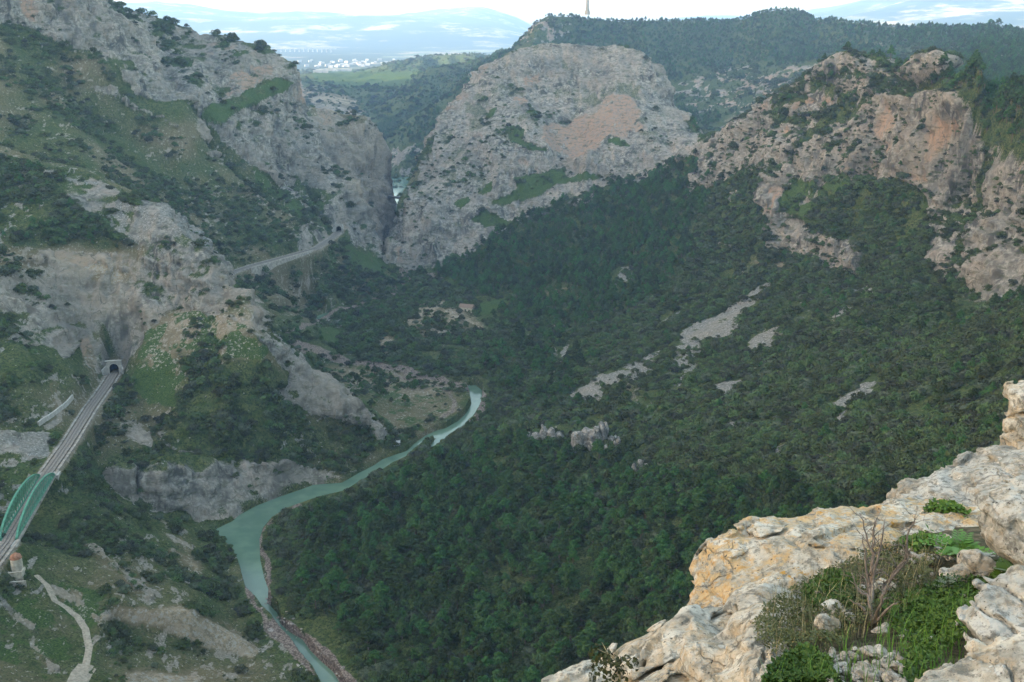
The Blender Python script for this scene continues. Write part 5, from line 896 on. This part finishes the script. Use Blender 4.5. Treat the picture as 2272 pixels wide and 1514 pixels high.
sdf_rock('rock_slab', [blk((1905, 1210, 5.7), (.26, .34, .155), .3, -.05), blk((2010, 1208, 5.85), (.42, .3, .165), .25, 0), blk((2120, 1208, 5.9), (.35, .3, .165), .2, 0), blk((1900, 1235, 5.35), (.32, .22, .12), .4, -.1), bar((1690, 1335, 4.85), (1960, 1205, 5.4), .115), blk((1960, 1285, 6.0), (.8, .4, .3), .3)],
  .0115, .034, 3, [(.2, .4, 1.0, .3, .012, .04)], PALE, 'pale orange stained limestone slab behind the leafless shrub', 'rock')
sdf_rock('sloping_slab', [blk((2210, 1128, 7.6), (.50, .5, .17), .15, .36), blk((2300, 1085, 7.9), (.5, .5, .22), .1, .3), blk((2072, 1160, 7.2), (.13, .3, .09), .2, .1), blk((2145, 1140, 7.35), (.20, .35, .12), .2, .3), blk((2380, 1160, 7.6), (.7, .7, .4), 0, .2)],
  .016, .04, 4, [(-.3, .3, 1.0, .3, .016, .05)], GREYR, 'smooth grey limestone slab sloping up to the right edge behind the boulder', 'rock')
sdf_rock('rock_pillar', [blk((2325, 1020, 8.2), (.22, .4, .2), 0, .0), blk((2322, 975, 8.25), (.16, .3, .2), .1, .1), blk((2318, 935, 8.3), (.10, .3, .12), 0, 0), blk((2312, 892, 8.35), (.12, .3, .07), .2, .1), blk((2380, 960, 8.4), (.25, .4, .35), 0, 0)],
  .015, .04, 5, [(0, .1, 1.0, .13, .018, .05)], CREAM, 'stacked weathered rock pillar at the right edge', 'rock')
sdf_rock('round_boulder', [blk((2322, 1174, 4.55), (.245, .27, .15), .1, .0), blk((2400, 1190, 4.6), (.25, .3, .2), 0, 0)], .0105, .026, 6, None, GREYR, 'rounded grey boulder propped over a dark hollow at the right edge', 'rock')
sdf_rock('rock_block', [blk((2180, 1268, 4.7), (.06, .10, .08), .2, .5), blk((2250, 1300, 5.1), (.2, .2, .10), 0, 0)], .0105, .02, 7, None, GREYR, 'knobbly grey rock wedged under the left side of the round boulder', 'rock')
sdf_rock('rock_block', [blk((2262, 1395, 3.6), (.12, .16, .05), .4, .35), blk((2215, 1425, 3.5), (.06, .10, .035), .4, .3), blk((2320, 1375, 3.65), (.13, .18, .08), .3, .3)], .0085, .022, 8, [(.7, .2, .8, .12, .012, .03)], GREYR, 'broken grey rock in the herbs above the bottom right slab', 'rock')
sdf_rock('rock_slab', [blk((2250, 1560, 2.98), (.18, .18, .06), .25, .3), blk((2145, 1570, 2.95), (.075, .13, .045), .2, .1), blk((2370, 1515, 3.05), (.2, .22, .10), .2, .3)], .008, .02, 9, [(.9, .3, .1, .21, .008, .03)], CREAM, 'cream limestone slab filling the bottom right corner', 'rock')
SM = [(2128, 1288, .085, 'whitish rounded rock half buried beside the spurge'), (1828, 1400, .06, 'upright cream stone among dry grass'), (1845, 1362, .05, 'small grey slab stone above the upright cream stone'), (1950, 1315, .05, 'white stone at the foot of the leafless shrub'), (2085, 1212, .06, 'pale stone beside the fern')]
for n_, (x, y, s, lb) in enumerate(SM):
    p = gp(x, y, s*.2); sdf_rock('stone', [((p.x, p.y, p.z), ((s*.55, s*.5, s*1.1) if n_ == 1 else (s, s*.8, s*.5)), .3*n_, .1), ((p.x+s*.5, p.y+s*.3, p.z-s*.2), (s*.4, s*.4, s*.3), .3*n_, .1)], .006, .012, 20+n_, None, CREAM, lb, 'stone')
# loose stones
stm = []
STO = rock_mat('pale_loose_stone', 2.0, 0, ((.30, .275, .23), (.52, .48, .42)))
for me0 in bm_: me = me0.copy(); me.name = 'stone'; me.materials.clear(); me.materials.append(STO); stm.append(me)
rs_ = random.Random(12)
def stones(n, poly, s0, s1, lb, grp):
    xs = [p[0] for p in poly]; ys = [p[1] for p in poly]; k = 0
    while k < n:
        x, y = rs_.uniform(min(xs), max(xs)), rs_.uniform(min(ys), max(ys))
        if not pin(poly, np.array([x]), np.array([y]))[0]: continue
        s = s0+(s1-s0)*rs_.random()**2.2; o = link('stone', stm[k % 4], None, gp(x, y, s*.45), (rs_.uniform(-.4, .4), rs_.uniform(-.4, .4), rs_.uniform(0, 6)), (s*rs_.uniform(.9, 1.5), s, s*rs_.uniform(.7, 1.1))); tag(o, lb, 'stone', grp); k += 1
stones(130, [(1790, 1480), (1850, 1442), (1980, 1445), (2020, 1500), (1990, 1545), (1840, 1545)], .008, .03, 'pale loose stone in the heap beside the bottom right herbs', 'loose stones in the heap')
stones(34, [(1995, 1215), (2060, 1195), (2140, 1215), (2130, 1245), (2060, 1250), (2010, 1245)], .010, .032, 'pale loose stone scattered below the fern', 'loose stones below the fern')
# ---------------------------------------------------------------- plants of the ledge
def lmat(n, a, b_): return leaf_mat(n, a, b_, .55)
HERB = lmat('herb_green', (.022, .085, .012), (.075, .18, .03)); OLIVE = lmat('dry_olive', (.055, .085, .025), (.12, .15, .06)); TWIG = flat('grey_twig', (.20, .165, .14), var=.3, scale=30); DRYG = flat('dry_stalk', (.38, .33, .2), var=.3, scale=20); FERN = lmat('fern_green', (.06, .15, .02), (.11, .22, .04))
def herb_patch(name, polys, n, size, hmax, mat, seed, kind='stuff', label=None):
    r = np.random.default_rng(seed); P_ = []
    while len(P_) < n:
        q = polys[r.integers(len(polys))]; x, y = r.uniform(min(p[0] for p in q), max(p[0] for p in q)), r.uniform(min(p[1] for p in q), max(p[1] for p in q))
        if pin(q, np.array([x]), np.array([y]))[0]: P_.append(gp(x, y))
    c = np.array([tuple(p) for p in P_]); mound = .5+.9*fbm(c[:, 0], c[:, 1], 0*c[:, 0], .16, 3, s=seed); ht = r.random(n)**.7*hmax*np.clip(mound+.2, .15, 1.3); c[:, 2] += ht
    up = np.stack([r.normal(size=n)*.7, r.normal(size=n)*.7, np.ones(n)*.9], -1); up /= np.linalg.norm(up, axis=1)[:, None]; t = np.cross(up, r.normal(size=(n, 3))); t /= np.linalg.norm(t, axis=1)[:, None]; bt = np.cross(up, t); s = (size*(.5+.9*r.random(n)))[:, None]
    V = np.stack([c, c+t*s*.7+bt*s*.42+up*s*.12, c+t*s*1.5, c+t*s*.7-bt*s*.42+up*s*.12], 1).reshape(-1, 3); me = mesh_np(name, V, np.arange(4*n).reshape(-1, 4), [mat], False); return tag(link(name, me), label, None, None, kind)
herb_patch('ground_herbs', [[(1690, 1530), (1720, 1480), (1780, 1450), (1830, 1470), (1860, 1530)], [(1995, 1530), (2010, 1430), (1940, 1350), (2010, 1320), (2100, 1330), (2180, 1300), (2240, 1265), (2290, 1290), (2200, 1350), (2150, 1400), (2120, 1430), (2070, 1470), (2050, 1530)], [(1780, 1320), (1850, 1275), (1905, 1300), (1880, 1360), (1800, 1355)], [(2010, 1320), (2240, 1240), (2280, 1300), (2100, 1400), (2000, 1400)]], 26000, .0125, .045, HERB, 61)
herb_patch('ground_herbs', [[(2040, 1150), (2070, 1130), (2120, 1128), (2150, 1150)], [(1990, 1215), (2060, 1190), (2080, 1215), (2030, 1235)]], 1500, .02, .07, FERN, 66)
herb_patch('dry_grass', [[(1670, 1400), (1700, 1345), (1780, 1300), (1880, 1250), (1960, 1215), (2080, 1225), (2060, 1300), (1960, 1350), (1860, 1440), (1730, 1460), (1680, 1430)]], 9000, .010, .055, OLIVE, 62)
def blades(name, polys, n, h0, h1, w_, mat, seed):
    r = np.random.default_rng(seed); V = []; Fq = []
    while len(Fq) < n*2:
        q = polys[r.integers(len(polys))]; x, y = r.uniform(min(p[0] for p in q), max(p[0] for p in q)), r.uniform(min(p[1] for p in q), max(p[1] for p in q))
        if not pin(q, np.array([x]), np.array([y]))[0]: continue
        b0 = np.array(gp(x, y, -.01)); h = r.uniform(h0, h1); a = r.uniform(0, 6.28); d = np.array([math.cos(a), math.sin(a), 0])*h*r.uniform(.1, .55); s = np.array([-math.sin(a), math.cos(a), 0])*w_; k = len(V)
        mid_ = b0+d*.35+[0, 0, h*.6]; tip = b0+d+[0, 0, h]; V += [b0-s, b0+s, mid_+s*.7, mid_-s*.7, tip+s*.15, tip-s*.15]; Fq += [(k, k+1, k+2, k+3), (k+3, k+2, k+4, k+5)]
    return tag(link(name, mesh_np(name, np.array(V), np.array(Fq), [mat], False)), kind='stuff')
DP = [[(1670, 1420), (1700, 1345), (1780, 1300), (1880, 1250), (1960, 1215), (2080, 1225), (2080, 1300), (2000, 1380), (1860, 1440), (1730, 1460)]]
blades('dry_grass', DP, 800, .04, .12, .0010, lmat('dull_blades', (.12, .14, .06), (.20, .20, .10)), 63); blades('dry_grass', DP, 200, .06, .2, .0010, DRYG, 64)
blades('grass', [[(1690, 1530), (1720, 1480), (1850, 1450), (2050, 1350), (2200, 1330), (2100, 1530)]], 420, .04, .11, .0016, FERN, 65)
def branchy(name, base, tips, r0, seed, mat, twigs=3, label=None, cat='shrub'):
    rr_ = random.Random(seed); root = bpy.data.objects.new(name, None); COL.objects.link(root); root.location = base; tag(root, label, cat); b0 = Vector((0, 0, 0)); T = MB(); first = True
    for (px, py, dr, via) in tips:
        pts_ = [Vector((rr_.uniform(-.01, .01), rr_.uniform(-.01, .01), -.03))]
        for q in via+[(px, py)]: p = Vector(P(q[0], q[1], RG(1375)+dr)); pts_.append(p-base)
        P2 = [];
        for a, c_ in zip(pts_, pts_[1:]):
            for k in range(3): P2.append(a.lerp(c_, k/3)+Vector((rr_.uniform(-1, 1), rr_.uniform(-1, 1), rr_.uniform(-1, 1)))*.006)
        P2.append(pts_[-1]); rd_ = [r0*(1-.82*i/(len(P2)-1)) for i in range(len(P2))]; T = MB(); T.tube(P2, rd_, 6)
        for k in range(3, len(P2)-1):
            if rr_.random() < .75:
                for _ in range(rr_.choice((1, 2))):
                    d = Vector((rr_.uniform(-1, 1), rr_.uniform(-.5, .5), rr_.uniform(.0, 1.1))).normalized(); L_ = rr_.uniform(.03, .09); e = P2[k]+d*L_; T.tube([P2[k], P2[k].lerp(e, .5)+Vector((0, 0, .006)), e], [rd_[k]*.5, rd_[k]*.35, .0008], 4)
                    if rr_.random() < .6: e2 = e+Vector((rr_.uniform(-.03, .03), 0, rr_.uniform(.0, .04))); T.tube([P2[k].lerp(e, .6), e2], [.0015, .0007], 3)
        T.build('branch', mat, root, True)
    return root
branchy('dead_shrub', Vector(P(1935, 1372, RG(1372))), [(1907, 1140, .35, [(1932, 1300), (1938, 1230), (1925, 1190)]), (1945, 1150, .4, [(1932, 1300), (1936, 1230), (1938, 1190)]), (1963, 1155, .3, [(1934, 1290), (1950, 1215)]), (2030, 1145, .45, [(1960, 1300), (2008, 1240), (2012, 1200), (2026, 1165)]), (2022, 1215, .4, [(1965, 1300), (2005, 1255)]),
  (1890, 1270, .1, [(1930, 1325), (1905, 1310)]), (1915, 1185, .3, [(1930, 1300), (1918, 1240)]), (1965, 1300, -.1, [(1958, 1340)]), (1990, 1340, -.1, [(1965, 1355)]), (1885, 1330, 0, [(1915, 1350)])], .0095, 5, TWIG, label='leafless grey branching shrub standing up in front of the pale slab')
br = branchy('dry_stalk', Vector(P(1376, 1525, 4.15)), [], .004, 6, DRYG, label='yellowish dry stalk with feathery twigs on the lower end of the outcrop', cat='plant'); br.location = P(1376, 1530, 4.1)
T = MB(); q = lambda x, y: Vector(P(x, y, 4.1))-Vector(P(1376, 1530, 4.1)); T.tube([q(1376, 1530), q(1375, 1490), q(1366, 1465), q(1352, 1452)], [.006, .005, .004, .002], 5)
for a, c_ in (((1370, 1478), (1340, 1462)), ((1366, 1465), (1372, 1440)), ((1356, 1455), (1325, 1440)), ((1373, 1485), (1398, 1465)), ((1350, 1452), (1335, 1425))): T.tube([q(*a), q(*c_)], [.003, .001], 4)
T.build('stem', DRYG, br); lv = leaf_cloud([(*q(1345, 1470), .08), (*q(1330, 1450), .05), (*q(1395, 1475), .05), (*q(1350, 1500), .09)], 320, .013, 7, .7, OLIVE, 'leaves'); link('leaves', lv, br)
def plant(name, base, n, L_, w_, mat, seed, label, erect=.6):
    rr_ = random.Random(seed); root = bpy.data.objects.new(name, None); COL.objects.link(root); root.location = base; tag(root, label, 'plant'); S = MB(); Lf = MB()
    for k in range(n):
        a = k*2.4; d = Vector((math.cos(a), math.sin(a), 0)); l = L_*rr_.uniform(.6, 1.1); e = rr_.uniform(.4, 1)*erect; pts_ = [Vector((0, 0, 0)), d*l*.4*(1-e)+Vector((0, 0, l*.5*e+.02)), d*l*(1-e*.7)+Vector((0, 0, l*e*.8))]
        S.tube(pts_, [.003, .002, .001], 4)
        for i in range(14):
            t = .15+.85*i/13; p = pts_[0].lerp(pts_[1], t*2) if t < .5 else pts_[1].lerp(pts_[2], t*2-1); sd2 = d.cross(Vector((0, 0, 1)))*(1 if i % 2 else -1); u = (sd2+d*.6+Vector((0, 0, .25))).normalized(); w2 = w_*(1.2-t*.6)
            c_ = u.cross(d).normalized().cross(u)*w2*.28; Lf.add([p, p+u*w2*.5+c_, p+u*w2, p+u*w2*.5-c_], [(0, 1, 2, 3)])
    S.build('stem', mat, root); Lf.build('leaves', mat, root)
plant('fern', gp(2128, 1238), 13, .20, .055, FERN, 1, 'bright green fern spreading in front of the orange stained slab', .65)
plant('spurge_plant', gp(2100, 1315, -.02), 9, .13, .018, lmat('grey_green', (.12, .17, .10), (.2, .24, .15)), 2, 'grey green upright spurge in front of the whitish rock', 1.1)
plant('broad_leaved_plant', gp(2248, 1288), 5, .12, .07, FERN, 3, 'small broad leaved plant below the dark hollow', .6)
stones(40, [(1720, 1440), (1800, 1330), (1900, 1270), (2080, 1240), (2180, 1290), (2100, 1420), (2000, 1430), (1850, 1440)], .008, .03, 'pale stone half hidden among the herbs of the ledge', 'stones among the ledge herbs')
print('ledge', round(time.time()-T0, 1))
# ================================================================ camera, air, light
cd = bpy.data.cameras.new('camera'); cam = bpy.data.objects.new('camera', cd); COL.objects.link(cam)
cam.rotation_euler = (math.pi/2-PITCH, 0, 0); cd.sensor_width = 36; cd.lens = F/2272*36; cd.clip_start = .1; cd.clip_end = 60000; SC.camera = cam
w = bpy.data.worlds.new('World'); SC.world = w; w.use_nodes = True; wn = w.node_tree
sky = wn.nodes.new('ShaderNodeTexSky'); sky.sky_type = 'NISHITA'; sky.sun_disc = False
SEL, SAZ = math.radians(SUN_EL), math.radians(SUN_AZ)     # azimuth from +Y towards +X
sky.sun_elevation = SEL; sky.sun_rotation = SAZ; sky.altitude = 400; sky.dust_density = SKY_DUST; sky.air_density = 1.0; sky.ozone_density = 1.0
bg = wn.nodes['Background']; tm_ = wn.nodes.new('ShaderNodeMix'); tm_.data_type = 'RGBA'; tm_.blend_type = 'MULTIPLY'; tm_.inputs['Factor'].default_value = 1; tm_.inputs[7].default_value = SKY_TINT
wn.links.new(sky.outputs[0], tm_.inputs[6]); wn.links.new(tm_.outputs[2], bg.inputs[0]); bg.inputs[1].default_value = SKY_STR
L = bpy.data.lights.new('sun', 'SUN'); L.energy = SUN_STR; L.angle = math.radians(.5); L.color = (1, .86, .68)
lo = bpy.data.objects.new('sun', L); COL.objects.link(lo)
sd = Vector((math.sin(SAZ)*math.cos(SEL), math.cos(SAZ)*math.cos(SEL), math.sin(SEL))); lo.rotation_euler = (-sd).to_track_quat('-Z', 'Y').to_euler()
if HAZE > 0:
    b = MB(); b.box((500, 6800, -270), 13000, 19000, 900); hm = bpy.data.materials.new('air'); hm.use_nodes = True; hm.node_tree.nodes.clear()
    o_ = hm.node_tree.nodes.new('ShaderNodeOutputMaterial'); v_ = hm.node_tree.nodes.new('ShaderNodeVolumePrincipled'); hm.node_tree.links.new(v_.outputs[0], o_.inputs['Volume'])
    v_.inputs['Color'].default_value = HAZE_COL; v_.inputs['Density'].default_value = HAZE; v_.inputs['Anisotropy'].default_value = HAZE_G
    tag(b.build('haze', hm), kind='stuff')
SC.view_settings.view_transform = 'Standard'; SC.view_settings.look = 'None'; SC.view_settings.gamma = 1; SC.view_settings.exposure = EXPO
SC.cycles.volume_bounces = 1; SC.cycles.max_bounces = 5; SC.cycles.diffuse_bounces = 3; SC.cycles.transparent_max_bounces = 8
SC.cycles.use_denoising = True
print('done', round(time.time()-T0, 1))
